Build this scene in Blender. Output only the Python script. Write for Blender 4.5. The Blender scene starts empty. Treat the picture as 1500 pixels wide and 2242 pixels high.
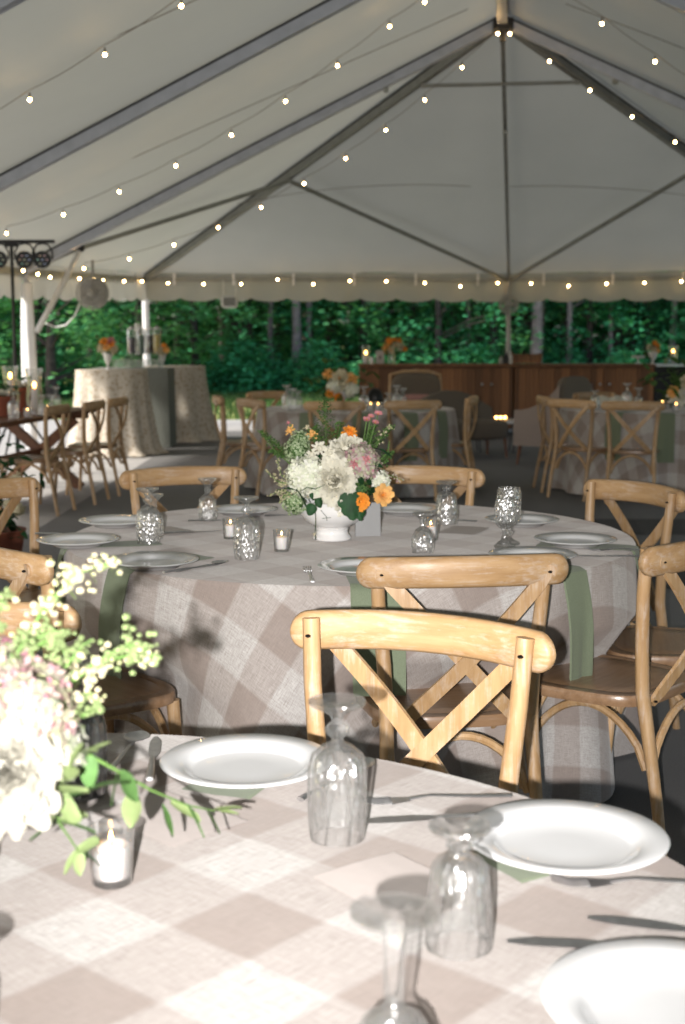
import bpy, math, random
from mathutils import Vector, Matrix, noise
R=math.radians; PI=math.pi
S=bpy.context.scene
rnd=random.Random(7)

# ------------------------------------------------------------ camera, light, exposure
cam=bpy.data.cameras.new('camera'); camo=bpy.data.objects.new('camera',cam)
S.collection.objects.link(camo); S.camera=camo
camo.location=(0,0,1.427); camo.rotation_euler=(R(90-7.35),0,0)
cam.sensor_fit='VERTICAL'; cam.sensor_height=36; cam.sensor_width=36; cam.lens=47.37
cam.clip_start=.05; cam.clip_end=400
cam.dof.use_dof=True; cam.dof.focus_distance=3.0; cam.dof.aperture_fstop=5.0
W=bpy.data.worlds.new('World'); S.world=W; W.use_nodes=True
nt=W.node_tree; bg=nt.nodes['Background']
sky=nt.nodes.new('ShaderNodeTexSky'); sky.sky_type='NISHITA'; sky.sun_disc=False
sky.sun_elevation=R(40); sky.sun_rotation=R(256); sky.air_density=1; sky.dust_density=3; sky.ozone_density=1
nt.links.new(sky.outputs[0],bg.inputs[0]); bg.inputs[1].default_value=.15
sun=bpy.data.lights.new('sun','SUN'); sun.energy=3.2; sun.angle=R(5); sun.color=(1,.95,.87)
suno=bpy.data.objects.new('sun',sun); S.collection.objects.link(suno)
sd=Vector((-.97*math.cos(R(40)),-.24*math.cos(R(40)),math.sin(R(40))))
suno.rotation_euler=sd.to_track_quat('Z','Y').to_euler()
# the photographer's flash, left of the lens and set back behind it to soften the falloff: the picture is plainly flash lit
fl=bpy.data.lights.new('camera_flash','SPOT'); fl.energy=530; fl.spot_size=R(70); fl.spot_blend=1
fl.shadow_soft_size=.012; fl.color=(1,.97,.95)
flo=bpy.data.objects.new('camera_flash',fl); S.collection.objects.link(flo)
flo.location=(-.10,-.22,1.45); flo.rotation_euler=(R(90-2),0,R(-2))
vs=S.view_settings; vs.view_transform='Standard'; vs.look='None'; vs.exposure=0.95; vs.gamma=1
S.render.engine='CYCLES'; cy=S.cycles
cy.use_denoising=True; cy.max_bounces=12; cy.transmission_bounces=10; cy.transparent_max_bounces=12
cy.diffuse_bounces=5; cy.glossy_bounces=5; cy.sample_clamp_indirect=4; cy.caustics_refractive=False; cy.caustics_reflective=False
cy.blur_glossy=.5

# ------------------------------------------------------------ materials
def lin(c): return tuple((x/12.92 if x<=.04045 else ((x+.055)/1.055)**2.4) for x in c)
class NT:
    def __init__(s,name):
        s.m=bpy.data.materials.new(name); s.m.use_nodes=True; s.t=s.m.node_tree
        s.b=s.t.nodes['Principled BSDF']; s.out=s.t.nodes['Material Output']
    def n(s,typ,**k):
        nd=s.t.nodes.new('ShaderNode'+typ)
        for a,v in k.items():
            if a[0]=='_': setattr(nd,a[1:],v)
            else: nd.inputs[a.replace('_',' ')].default_value=v
        return nd
    def l(s,a,b): s.t.links.new(a,b)
    def coord(s,kind='Object',scale=(1,1,1),rot=(0,0,0)):
        tc=s.n('TexCoord'); mp=s.n('Mapping'); mp.inputs['Scale'].default_value=scale; mp.inputs['Rotation'].default_value=rot
        s.l(tc.outputs[kind],mp.inputs[0]); return mp.outputs[0]
    def noise(s,co,scale,detail=4,rough=.55):
        nd=s.n('TexNoise',Scale=scale,Detail=detail,Roughness=rough); s.l(co,nd.inputs['Vector']); return nd.outputs[0]
    def ramp(s,fac,stops):
        r=s.n('ValToRGB'); e=r.color_ramp.elements
        while len(e)<len(stops): e.new(.5)
        for i,(p,c) in enumerate(stops): e[i].position=p; e[i].color=(*c,1)
        s.l(fac,r.inputs[0]); return r.outputs[0]
    def mix(s,fac,a,b,mode='MIX'):
        m=s.n('Mix',_data_type='RGBA',_blend_type=mode)
        for sock,v in ((m.inputs[0],fac),(m.inputs[6],a),(m.inputs[7],b)):
            if hasattr(v,'links'): s.l(v,sock)
            elif isinstance(v,(int,float)): sock.default_value=v
            else: sock.default_value=(*v,1)
        return m.outputs[2]
    def math(s,op,a,b=0):
        m=s.n('Math',_operation=op)
        for i,v in enumerate((a,b)):
            if hasattr(v,'links'): s.l(v,m.inputs[i])
            else: m.inputs[i].default_value=v
        return m.outputs[0]
    def bump(s,h,strength=.3,dist=.002):
        b=s.n('Bump',Strength=strength,Distance=dist); s.l(h,b.inputs['Height']); s.l(b.outputs[0],s.b.inputs['Normal']); return b
    def col(s,c):
        if hasattr(c,'links'): s.l(c,s.b.inputs['Base Color'])
        else: s.b.inputs['Base Color'].default_value=(*c,1)
    def set(s,rough=.5,metal=0,spec=.5,trans=0,ior=1.45,coat=0,sheen=0,sub=0):
        i=s.b.inputs; i['Roughness'].default_value=rough; i['Metallic'].default_value=metal
        i['Specular IOR Level'].default_value=spec; i['Transmission Weight'].default_value=trans; i['IOR'].default_value=ior
        i['Coat Weight'].default_value=coat; i['Sheen Weight'].default_value=sheen
        if sub: i['Subsurface Weight'].default_value=sub; i['Subsurface Radius'].default_value=(.01,.006,.004); i['Subsurface Scale'].default_value=.5
        return s
MAT={}
def plain(name,c,rough=.5,vary=.12,nscale=30,bump=0,**k):
    t=NT(name); co=t.coord('Object'); nz=t.noise(co,nscale)
    lo=tuple(max(0,x*(1-vary)) for x in c); hi=tuple(min(1,x*(1+vary)) for x in c)
    t.col(t.ramp(nz,[(.3,lo),(.7,hi)])); t.set(rough=rough,**k)
    if bump: t.bump(nz,bump,.003)
    MAT[name]=t.m; return t
def wood(name,c,dark,light,rough=.5,axis=0,white=.32,scale=1.,coat=.06,rand=.38):
    t=NT(name); sc=[26*scale]*3; sc[axis]=2.2*scale
    co=t.coord('Object',tuple(sc)); nz=t.noise(co,1.6,6,.62)
    sc2=[90*scale]*3; sc2[axis]=5*scale
    fine=t.noise(t.coord('Object',tuple(sc2)),1.5,3,.6)
    base=t.ramp(nz,[(.28,dark),(.5,c),(.74,light)])
    base=t.mix(t.math('MULTIPLY',fine,.35),base,dark)
    # rubbed whitewash left in the pores
    big=t.noise(t.coord('Object',(5,5,5)),2.3,5,.7)
    ww=t.ramp(t.math('MULTIPLY',big,fine),[(.25,(0,0,0)),(.40,(white,)*3)])
    base=t.mix(ww,base,(.62,.55,.5))
    oi=t.n('ObjectInfo'); f=t.math('ADD',t.math('MULTIPLY',oi.outputs['Random'],rand),1-rand*.6)
    hv=t.n('HueSaturation'); t.l(base,hv.inputs['Color']); t.l(f,hv.inputs['Value'])
    t.col(hv.outputs[0]); t.set(rough=rough,coat=coat); t.b.inputs['Coat Roughness'].default_value=.25
    t.bump(fine,.25,.0015); MAT[name]=t.m; return t
OAK=((.40,.25,.122),(.29,.165,.07),(.49,.33,.18))
wood('oak_x',*OAK,axis=0); wood('oak_z',*OAK,axis=2)
wood('seat_wood',(.25,.15,.082),(.17,.095,.05),(.31,.19,.11),rough=.3,axis=0,white=.1,coat=.3)
wood('bar_wood',(.25,.11,.045),(.11,.045,.02),(.40,.19,.075),axis=2,white=0,scale=.6,rough=.6,coat=0,rand=.7)
wood('table_wood',(.13,.05,.02),(.07,.025,.012),(.19,.08,.03),axis=1,white=0,rough=.5,coat=0)
plain('bolt_black',(.015,.014,.013),rough=.28,metal=.7)
plain('alu',(.40,.42,.47),rough=.42,metal=.3,vary=.1,nscale=8)
plain('alu_olive',(.27,.275,.25),rough=.5,metal=.4,nscale=8)
plain('white_vinyl',(.74,.73,.72),rough=.55,nscale=4,vary=.06)
plain('white_metal',(.6,.59,.56),rough=.45)
plain('black_metal',(.012,.012,.013),rough=.4)
plain('grille',(.33,.32,.30),rough=.5)
plain('plate_white',(.60,.60,.60),rough=.12,vary=.01,coat=.5)
plain('ceramic',(.72,.71,.70),rough=.16,vary=.03,coat=.5)
plain('terracotta',(.20,.055,.028),rough=.8,nscale=12,bump=.2)
plain('wax',(.80,.76,.74),rough=.4,vary=.02,sub=.3)
plain('steel',(.62,.62,.63),rough=.38,metal=1,vary=.15,nscale=60)
plain('paper_pink',(.46,.41,.385),rough=.6,vary=.03,nscale=60)
plain('card_white',(.27,.27,.27),rough=.25,vary=.03)
plain('marble',(.62,.61,.6),rough=.2,nscale=6)
plain('grey_fabric',(.13,.108,.085),rough=.9,nscale=90,bump=.3)
plain('pink_fabric',(.25,.205,.185),rough=.9,nscale=90,bump=.3)
plain('pillow_pink',(.34,.18,.16),rough=.9,nscale=60)
plain('grey_linen',(.155,.165,.145),rough=.9,nscale=50,bump=.3)
plain('liquid_dark',(.012,.004,.006),rough=.1)
plain('liquid_yellow',(.55,.42,.08),rough=.1)
plain('liquid_purple',(.10,.075,.11),rough=.1)
plain('liquid_clear',(.12,.2,.17),rough=.1)
plain('trunk_bark',(.065,.05,.05),rough=.95,nscale=6,vary=.5,bump=.6)
plain('trunk_pale',(.22,.18,.19),rough=.95,nscale=6,vary=.35,bump=.6)
plain('asphalt',(.33,.32,.31),rough=.9,nscale=3,vary=.1,bump=.2)
plain('stem_green',(.09,.17,.04),rough=.5)
plain('led_dim',(.05,.05,.06),rough=.2)
plain('wire_cage',(.36,.35,.33),rough=.5)
plain('cord_beige',(.20,.17,.13),rough=.7)
plain('dark_display',(.008,.008,.008),rough=.4)

def cloth_mat(name,dark,mid,light,cell=.1,weave=950,rot=0):
    t=NT(name); uv=t.coord('UV',(1,1,1),(0,0,rot)); sp=t.n('SeparateXYZ')
    t.l(uv,sp.inputs[0])
    wob=t.noise(uv,6,2)
    def stripe(o):
        a=t.math('ADD',t.math('DIVIDE',o,cell*2),t.math('MULTIPLY',wob,.03)); fr=t.math('FRACT',a)
        return t.math('MULTIPLY',t.math('MINIMUM',t.math('MAXIMUM',t.math('MULTIPLY',t.math('SUBTRACT',.25,t.math('ABSOLUTE',t.math('SUBTRACT',fr,.5))),28.),-.5),.5),1.)
    # three tones: both stripes, one stripe, none
    sx=t.math('ADD',stripe(sp.outputs[0]),.5); sy=t.math('ADD',stripe(sp.outputs[1]),.5)
    f=t.math('MULTIPLY',t.math('ADD',sx,sy),.5)
    base=t.ramp(f,[(0.02,light),(.5,mid),(.98,dark)])
    def thread(sc):
        nd=t.n('TexNoise',Scale=1.,Detail=2.,Roughness=.7); mp=t.n('Mapping'); mp.inputs['Scale'].default_value=sc
        t.l(uv,mp.inputs[0]); t.l(mp.outputs[0],nd.inputs[0]); return nd.outputs[0]
    fine=t.math('ADD',thread((weave,48,1)),thread((48,weave,1))); slub=t.math('ADD',thread((420,20,1)),thread((20,420,1))); th=t.math('MULTIPLY',t.math('ADD',fine,slub),.25)
    big=t.noise(uv,14,4)
    base=t.mix(t.ramp(th,[(.40,(0,0,0)),(.62,(.9,)*3)]),base,tuple(x*.62 for x in dark))
    base=t.mix(t.math('MULTIPLY',big,.25),base,tuple(x*.85 for x in mid))
    t.col(base); t.set(rough=.9,spec=.15,sheen=.26); t.b.inputs['Sheen Roughness'].default_value=.4; t.b.inputs['Sheen Tint'].default_value=(1,.95,.91,1); t.bump(th,.5,.0012); MAT[name]=t.m
cloth_mat('plaid_linen',(.285,.232,.205),(.43,.393,.37),(.57,.556,.538),cell=.125)
def floral_mat():
    t=NT('floral_cloth'); co=t.coord('Object')
    v=t.n('TexVoronoi',Scale=22.); t.l(co,v.inputs[0]); nz=t.noise(co,30,3)
    m=t.math('ADD',v.outputs['Distance'],t.math('MULTIPLY',nz,.4))
    t.col(t.ramp(m,[(.35,(.30,.22,.15)),(.55,(.42,.36,.28)),(.75,(.50,.45,.38))])); t.set(rough=.9); MAT['floral_cloth']=t.m
floral_mat()
def napkin():
    t=NT('sage_napkin'); uv=t.coord('Object',(500,500,500)); nz=t.noise(uv,1,2)
    t.col(t.ramp(nz,[(.3,(.12,.145,.09)),(.7,(.165,.195,.13))])); t.set(rough=.85,sheen=.1); t.bump(nz,.3,.0006); MAT['sage_napkin']=t.m
napkin()
def translucent(name,c,tc,amt,nscale=4,vary=.1,rough=.6,rand=0,isl=0):
    t=NT(name); co=t.coord('Object'); nz=t.noise(co,nscale,4)
    lo=tuple(x*(1-vary) for x in c); hi=tuple(min(1,x*(1+vary)) for x in c)
    base=t.ramp(nz,[(.3,lo),(.7,hi)])
    if rand or isl:
        g=t.n('NewGeometry'); oi=t.n('ObjectInfo')
        v=t.math('ADD',t.math('ADD',t.math('MULTIPLY',g.outputs['Random Per Island'],isl),t.math('MULTIPLY',oi.outputs['Random'],rand)),1-.5*(isl+rand))
        h=t.n('HueSaturation'); t.l(base,h.inputs['Color']); t.l(v,h.inputs['Value']); base=h.outputs[0]
    t.col(base); t.set(rough=rough,spec=.3)
    tr=t.n('BsdfTranslucent'); tr.inputs[0].default_value=(*tc,1)
    mx=t.n('MixShader'); mx.inputs[0].default_value=amt
    t.l(t.b.outputs[0],mx.inputs[1]); t.l(tr.outputs[0],mx.inputs[2]); t.l(mx.outputs[0],t.out.inputs[0]); MAT[name]=t.m; return t
translucent('canopy_vinyl',(.455,.47,.435),(.47,.48,.425),.115,nscale=.8,vary=.05)
translucent('valance_vinyl',(.42,.425,.40),(.38,.38,.35),.18,nscale=2,vary=.05)
translucent('leaf_tree',(.055,.28,.125),(.11,.42,.15),.3,nscale=.6,vary=.5,rand=.5,isl=.9)
translucent('leaf_light',(.12,.38,.15),(.19,.48,.14),.35,nscale=.6,vary=.5,rand=.4,isl=.9)
translucent('leaf_fresh',(.20,.26,.11),(.22,.28,.11),.3,nscale=30,vary=.2,isl=.5)
translucent('leaf_dark',(.018,.065,.022),(.02,.08,.02),.2,nscale=30,vary=.3,isl=.4)
translucent('leaf_mid',(.06,.125,.035),(.07,.14,.03),.25,nscale=30,vary=.3,isl=.6)
translucent('petal_white_dim',(.30,.285,.24),(.4,.39,.3),.15,nscale=30,vary=.05,isl=.12)  # white petals with the colour darkened to offset the close flash
translucent('petal_white',(.74,.71,.60),(.5,.48,.38),.2,nscale=30,vary=.05,isl=.12)
translucent('petal_cream',(.60,.54,.38),(.6,.5,.3),.2,nscale=30,vary=.08,isl=.2)
translucent('petal_orange',(.80,.30,.04),(.7,.22,.03),.2,nscale=40,vary=.2,isl=.4)
translucent('petal_peach',(.80,.45,.15),(.7,.35,.1),.25,nscale=40,vary=.15,isl=.3)
translucent('petal_pink',(.55,.22,.24),(.5,.2,.2),.2,nscale=40,vary=.3,isl=.4)
def hyd(name,cs):
    t=NT(name); g=t.n('NewGeometry')
    k=len(cs); t.col(t.ramp(g.outputs['Random Per Island'],[((i+.5)/k,c) for i,c in enumerate(cs)])); t.set(rough=.6,spec=.2); MAT[name]=t.m
hyd('hydrangea_pink',[(.36,.38,.25),(.42,.29,.29),(.30,.34,.19),(.45,.35,.35),(.36,.18,.21),(.44,.44,.34)])
hyd('hydrangea_white',[(.62,.63,.50),(.72,.71,.62),(.54,.58,.42),(.72,.71,.64)])
hyd('hydrangea_white_dim',[(.26,.27,.20),(.31,.31,.26),(.22,.25,.16),(.31,.30,.27)])  # hydrangea whites darkened in colour so the near flash does not clip them
hyd('hydrangea_pink_dim',[(.22,.23,.15),(.27,.17,.17),(.18,.20,.11),(.29,.20,.20),(.24,.10,.13),(.26,.26,.20)])  # hydrangea pinks, exposure pulled down in the colour for the flash-lit foreground
hyd('lace_green',[(.25,.33,.17),(.42,.48,.32),(.18,.26,.12)])
hyd('bud_cream',[(.38,.36,.22),(.24,.27,.11),(.42,.38,.27),(.36,.30,.21)])
hyd('fern_green',[(.06,.12,.03),(.10,.18,.05),(.04,.09,.025)])
def glass(name,tint,rough=.0,ior=1.48,shadow=.45):
    t=NT(name); g=t.n('BsdfGlass',Roughness=rough,IOR=ior); g.inputs[0].default_value=(*tint,1)
    tr=t.n('BsdfTransparent'); tr.inputs[0].default_value=(*tint,1); mx=t.n('MixShader'); mx.inputs[0].default_value=shadow
    lw0=t.n('LayerWeight',Blend=.5); fc=t.math('MULTIPLY',t.math('POWER',lw0.outputs['Facing'],2.6),.6); t.l(t.math('SUBTRACT',shadow,fc),mx.inputs[0])
    t.l(g.outputs[0],mx.inputs[1]); t.l(tr.outputs[0],mx.inputs[2])
    vo=t.n('TexVoronoi',Scale=105. if 'thin' not in name else 8.); t.l(t.coord('Object',(1,1,.6)),vo.inputs[0]); bp=t.n('Bump',Strength=.75 if 'thin' not in name else .1,Distance=.004 if 'thin' not in name else .001); t.l(vo.outputs['Distance'],bp.inputs['Height']); gl=t.n('BsdfGlossy',Roughness=.20 if 'thin' not in name else .03); t.l(bp.outputs[0],gl.inputs['Normal']); lw=t.n('Fresnel',IOR=1.42); m2=t.n('MixShader'); t.l(t.math('MINIMUM',t.math('MAXIMUM',lw.outputs[0],.08 if 'thin' not in name else .04),.5),m2.inputs[0])
    t.l(mx.outputs[0],m2.inputs[1]); t.l(gl.outputs[0],m2.inputs[2]); df=t.n('BsdfDiffuse'); df.inputs[0].default_value=(.9,.92,.9,1); m3=t.n('MixShader'); m3.inputs[0].default_value=.012 if 'clear' in name else .02; t.l(m2.outputs[0],m3.inputs[1]); t.l(df.outputs[0],m3.inputs[2]); t.l(m3.outputs[0],t.out.inputs[0]); MAT[name]=t.m
glass('clear_glass',(1,1,1),shadow=.97)
glass('thin_glass',(1,1,1),shadow=.93)
glass('smoke_glass',(.62,.62,.63),shadow=.7)
def emit(name,c,s):
    t=NT(name); e=t.n('Emission',Strength=s); e.inputs[0].default_value=(*c,1); t.l(e.outputs[0],t.out.inputs[0]); MAT[name]=t.m
emit('bulb_glow',(1,.62,.25),42); emit('flame_glow',(1,.50,.13),20); emit('candle_far',(1,.5,.12),12)
def ground_mats():
    t=NT('floor_grey'); co=t.coord('Object'); a=t.noise(co,.7,5); b=t.noise(co,160,2)
    t.col(t.mix(.35,t.ramp(a,[(.3,(.118,.114,.112)),(.7,(.15,.146,.144))]),t.ramp(b,[(.3,(.09,.09,.09)),(.7,(.18,.18,.18))])))
    t.set(rough=.85); t.bump(b,.3,.001); MAT['floor_grey']=t.m
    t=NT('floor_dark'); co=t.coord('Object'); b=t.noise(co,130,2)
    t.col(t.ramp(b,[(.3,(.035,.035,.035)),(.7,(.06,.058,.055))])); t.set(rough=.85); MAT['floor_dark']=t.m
    t=NT('lawn'); co=t.coord('Object'); a=t.noise(co,.35,6,.7); b=t.noise(co,14,4)
    c=t.mix(.5,t.ramp(a,[(.35,(.20,.27,.05)),(.6,(.42,.37,.13))]),t.ramp(b,[(.3,(.10,.16,.03)),(.7,(.33,.32,.12))]))
    t.col(c); t.set(rough=.95); t.bump(b,.8,.03); MAT['lawn']=t.m
ground_mats()

# ------------------------------------------------------------ mesh helpers
class MB:
    def __init__(s): s.v=[]; s.f=[]; s.uv=None; s.M=Matrix()
    def add(s,vs,fs):
        o=len(s.v); s.v+= [tuple(s.M@Vector(p)) for p in vs]; s.f+=[tuple(i+o for i in f) for f in fs]; return o
    def box(s,c,d,rot=None,taper=1):
        x,y,z=d[0]/2,d[1]/2,d[2]/2; vs=[]
        for k in (-1,1):
            tp=1 if k<0 else taper
            for i,j in ((-1,-1),(1,-1),(1,1),(-1,1)):
                p=Vector((i*x*tp,j*y*tp,k*z)); p=(rot@p if rot else p)+Vector(c); vs.append(p)
        s.add(vs,[(3,2,1,0),(4,5,6,7),(0,1,5,4),(1,2,6,5),(2,3,7,6),(3,0,4,7)])
    def bar(s,a,b,w,h,up=(0,0,1)):
        a=Vector(a); b=Vector(b); d=b-a; q=d.normalized(); r=q.cross(Vector(up)).normalized(); u=r.cross(q)
        rot=Matrix((r,q,u)).transposed(); s.box((a+b)/2,(w,d.length,h),rot)
    def rbox(s,c,d,r=.02,n=4,rot=None,puff=0):
        # rounded box by superellipsoid grid
        x,y,z=d[0]/2,d[1]/2,d[2]/2; N=14; Mv=9; vs=[]; e=max(.12,min(1,2*r/min(d)))*.6
        def sg(a,p): return math.copysign(abs(a)**p,a)
        for i in range(Mv+1):
            ph=-PI/2+PI*i/Mv
            for j in range(N*2):
                th=PI*j/N+PI/(N*2)
                p=Vector((x*sg(math.cos(ph),e)*sg(math.cos(th),e),y*sg(math.cos(ph),e)*sg(math.sin(th),e),z*sg(math.sin(ph),e)))
                vs.append((rot@p if rot else p)+Vector(c))
        K=N*2; fs=[(i*K+j,i*K+(j+1)%K,(i+1)*K+(j+1)%K,(i+1)*K+j) for i in range(Mv) for j in range(K)]
        s.add(vs,fs)
    def tube(s,pts,rad,n=10,flat=None,up=None,caps=True):
        P=[Vector(p) for p in pts]; L=len(P); rad=rad if hasattr(rad,'__len__') else [rad]*L
        T=[(P[min(i+1,L-1)]-P[max(i-1,0)]).normalized() for i in range(L)]
        nrm=Vector(up) if up else (Vector((0,0,1)) if abs(T[0].z)<.9 else Vector((1,0,0)))
        vs=[]
        for i in range(L):
            nrm=(nrm-T[i]*nrm.dot(T[i])).normalized(); b=T[i].cross(nrm)
            ra=rad[i]; rb=ra*(flat if flat else 1)
            for k in range(n):
                a=2*PI*k/n; vs.append(P[i]+nrm*ra*math.cos(a)+b*rb*math.sin(a))
        fs=[(i*n+k,i*n+(k+1)%n,(i+1)*n+(k+1)%n,(i+1)*n+k) for i in range(L-1) for k in range(n)]
        if caps: fs+=[tuple(range(n-1,-1,-1)),tuple((L-1)*n+k for k in range(n))]
        s.add(vs,fs)
    def lathe(s,prof,n=32,c=(0,0,0),rf=None,close=False):
        vs=[];K=len(prof)
        for i,(r,z) in enumerate(prof):
            for k in range(n):
                a=2*PI*k/n; rr=r*(rf(a,i,r,z) if rf else 1)
                vs.append((c[0]+rr*math.cos(a),c[1]+rr*math.sin(a),c[2]+z))
        fs=[(i*n+k,i*n+(k+1)%n,(i+1)*n+(k+1)%n,(i+1)*n+k) for i in range(K-1) for k in range(n)]
        if close: fs+=[((K-1)*n+k,(K-1)*n+(k+1)%n,(k+1)%n,k) for k in range(n)]
        else:
            if prof[0][0]<1e-4 or True: fs.append(tuple(range(n-1,-1,-1)))
            fs.append(tuple((K-1)*n+k for k in range(n)))
        s.add(vs,fs)
    def grid(s,fn,nu,nv,wrap=False):
        vs=[fn(i/nu,j/nv) for j in range(nv+1) for i in range(nu+(0 if wrap else 1))]
        w=nu if wrap else nu+1
        s.add(vs,[(j*w+i,j*w+(i+1)%w,(j+1)*w+(i+1)%w,(j+1)*w+i) for j in range(nv) for i in range(nu)])
    def ball(s,c,r,n=8,sq=1):
        m=max(3,n//2+1)
        prof=[(r*math.sin(PI*i/m),-r*sq*math.cos(PI*i/m)) for i in range(m+1)]
        prof[0]=(r*.02,prof[0][1]); prof[-1]=(r*.02,prof[-1][1]); s.lathe(prof,n,c)
    def mesh(s,name,mat,smooth=True,angle=40):
        me=bpy.data.meshes.new(name); me.from_pydata(s.v,[],s.f)
        if smooth:
            me.polygons.foreach_set('use_smooth',[True]*len(me.polygons))
            if angle: me.set_sharp_from_angle(angle=R(angle))
        me.materials.append(MAT[mat]); me.update(); return me
    def build(s,name,mat,parent=None,smooth=True,angle=40):
        return obj(name,s.mesh(name,mat,smooth,angle),parent)
def obj(name,me,parent=None):
    o=bpy.data.objects.new(name,me); S.collection.objects.link(o)
    if parent: o.parent=parent
    return o
def tag(o,label,cat,group=None):
    o['label']=label; o['category']=cat
    if group: o['group']=group
    return o
def thing(name,label,cat,loc=(0,0,0),rz=0,group=None):
    o=bpy.data.objects.new(name,None); S.collection.objects.link(o); o.empty_display_size=.1
    o.location=loc; o.rotation_euler=(0,0,rz); return tag(o,label,cat,group)
def struct(o): o['kind']='structure'; return o
def kids(o): return CH.get(o.name,[])
def dup(root,loc,rz,label,group=None,scale=None):
    r=root.copy(); S.collection.objects.link(r); r.location=loc; r.rotation_euler=(root.rotation_euler[0],root.rotation_euler[1],rz)
    r['label']=label
    if group: r['group']=group
    if scale: r.scale=(scale,)*3
    for c in list(root.children):
        k=c.copy(); S.collection.objects.link(k); k.parent=r
        for g in list(c.children):
            q=g.copy(); S.collection.objects.link(q); q.parent=k
    return r
# ------------------------------------------------------------ ground
def sheet(name,pts,z,mat,sub=1):
    m=MB(); m.add([(x,y,z) for x,y in pts],[tuple(range(len(pts)))]); return struct(m.build(name,mat,smooth=False))
sheet('lawn',[(-150,-120),(150,-120),(150,250),(-150,250)],-.02,'lawn')
sheet('concrete_pad',[(-9.5,-12),(12,-12),(12,23.9),(-9.5,23.9)],-.008,'asphalt')
sheet('tent_floor',[(-2.3,-9),(9.5,-9),(9.5,20.9),(-2.3,20.9)],0,'floor_grey')
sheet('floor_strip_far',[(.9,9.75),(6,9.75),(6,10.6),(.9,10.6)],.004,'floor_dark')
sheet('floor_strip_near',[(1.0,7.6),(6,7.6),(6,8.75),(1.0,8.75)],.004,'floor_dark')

# ------------------------------------------------------------ tent
tent=thing('frame_tent','large white frame tent with grey metal rafters and a scalloped valance over the tables','tent',(0,0,0))
P=[(1.76,15.4,4.9),(1.29,11.75,4.9),(.84,8.2,4.9),(.38,4.5,4.9),(-.08,.8,4.9),(-.54,-2.9,4.9)]
FL=[(-4.0,17.0,2.25),(-4.5,13.0,2.22),(-5.0,9.3,2.2),(-5.45,5.7,2.2),(-5.9,2.0,2.2),(-6.3,-1.7,2.2)]
FR=[(7.3,14.5,2.2),(6.9,10.9,2.15),(6.45,7.2,2.2),(6.0,3.5,2.2),(5.5,-.2,2.2),(5.1,-3.9,2.2)]
C=(-3.22,22.3,2.38); E_=(2.62,21.5,2.34); CR=(7.9,20.8,2.36)
BK=(-1.2,-9.0,2.25); CBL=(-7.2,-8.2,2.25); CBR=(4.6,-9.8,2.25)
def V(a): return Vector(a)
def lerp(a,b,t): return V(a)*(1-t)+V(b)*t
UP=Vector((0,0,.10))
def panel(name,a,b,c,d,n=26,sag=.05):
    # a,b along the top, d,c along the bottom; hung a little above the frame and drawn in between rafters
    m=MB()
    def fn(u,v):
        t=lerp(a,b,u); q=lerp(d,c,u); p=t*(1-v)+q*v
        s=math.sin(PI*u)*math.sin(PI*min(1,v*1.0))
        w=(noise.noise(Vector((p.x*1.1,p.y*1.1,3)))*.03+noise.noise(Vector((p.x*3.1,p.y*2.3,8)))*.012)*math.sin(PI*u)
        return p+UP-Vector((0,0,sag*s))+Vector((0,0,w))
    m.grid(fn,n,n); return m.build(name,'canopy_vinyl',tent,angle=0)
for i in range(5):
    panel('canopy_panel',P[i],P[i+1],FL[i+1],FL[i]); panel('canopy_panel',P[i+1],P[i],FR[i],FR[i+1])
def tri(a,b,c):  # apex a
    panel('canopy_panel',a,V(a)+Vector((.01,0,0)),c,b,26,.06)
tri(P[0],FL[0],C); tri(P[0],C,E_); tri(P[0],E_,CR); tri(P[0],CR,FR[0])
tri(P[5],CBL,FL[5]); tri(P[5],BK,CBL); tri(P[5],CBR,BK); tri(P[5],FR[5],CBR)
def beam(name,a,b,w,h,mat='alu',grooves=True):
    a=V(a); b=V(b); m=MB(); m.bar(a,b,w,h)
    if grooves:
        d=(b-a).normalized(); r=d.cross(Vector((0,0,1))).normalized(); u=r.cross(d)
        for s in (-1,1): m.bar(a+r*s*w*.5-u*h*.42,b+r*s*w*.5-u*h*.42,.012,.022)
    o=m.build(name,mat,tent,smooth=False)
    if grooves:
        t2=MB(); t2.bar(a+u*(h/2+.011),b+u*(h/2+.011),w*1.25,.018); t2.build('keder_track','black_metal',o,smooth=False)
    return o
dn=Vector((0,0,-.02))
for i in range(6):
    beam('rafter',V(P[i])+dn,V(FL[i]),.072,.10); beam('rafter',V(P[i])+dn,V(FR[i]),.072,.10)
beam('hip_rafter',V(P[0])+dn,C,.066,.09,'alu_olive'); beam('hip_rafter',V(P[0])+dn,CR,.066,.09,'alu_olive')
beam('end_rafter',V(P[0])+dn,E_,.05,.055,'alu_olive',False)
for q in (CBL,BK,CBR): beam('rafter',V(P[5])+dn,q,.09,.12)
for i in range(5): beam('ridge_beam',P[i],P[i+1],.10,.13)
# eave purlins
def eave(a,b): return beam('eave_beam',a,b,.055,.075,'alu_olive',False)
eave(C,E_); eave(E_,CR); eave(FL[0],C); eave(CR,FR[0])
for i in range(5): eave(FL[i],FL[i+1]); eave(FR[i],FR[i+1])
eave(CBL,BK); eave(BK,CBR); eave(FL[5],CBL); eave(FR[5],CBR)
ML=lerp(P[0],C,.5)+Vector((0,0,-.08)); MR=lerp(P[0],CR,.47)+Vector((0,0,-.08))
def strut(a,b,r=.028):
    m=MB(); m.tube([a,b],r,10); return m.build('strut','alu_olive',tent)
N1=Vector((-3.286,17.2,2.55))
strut(ML,V(E_)+Vector((0,0,-.02)),.032); strut(MR,V(E_)+Vector((0,0,-.02)),.032); strut(ML,N1,.03); strut(N1,V(FL[0])+Vector((.1,0,.02)),.025)
strut(MR,V(FR[0])+Vector((-.5,0,.1)),.03)
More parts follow.
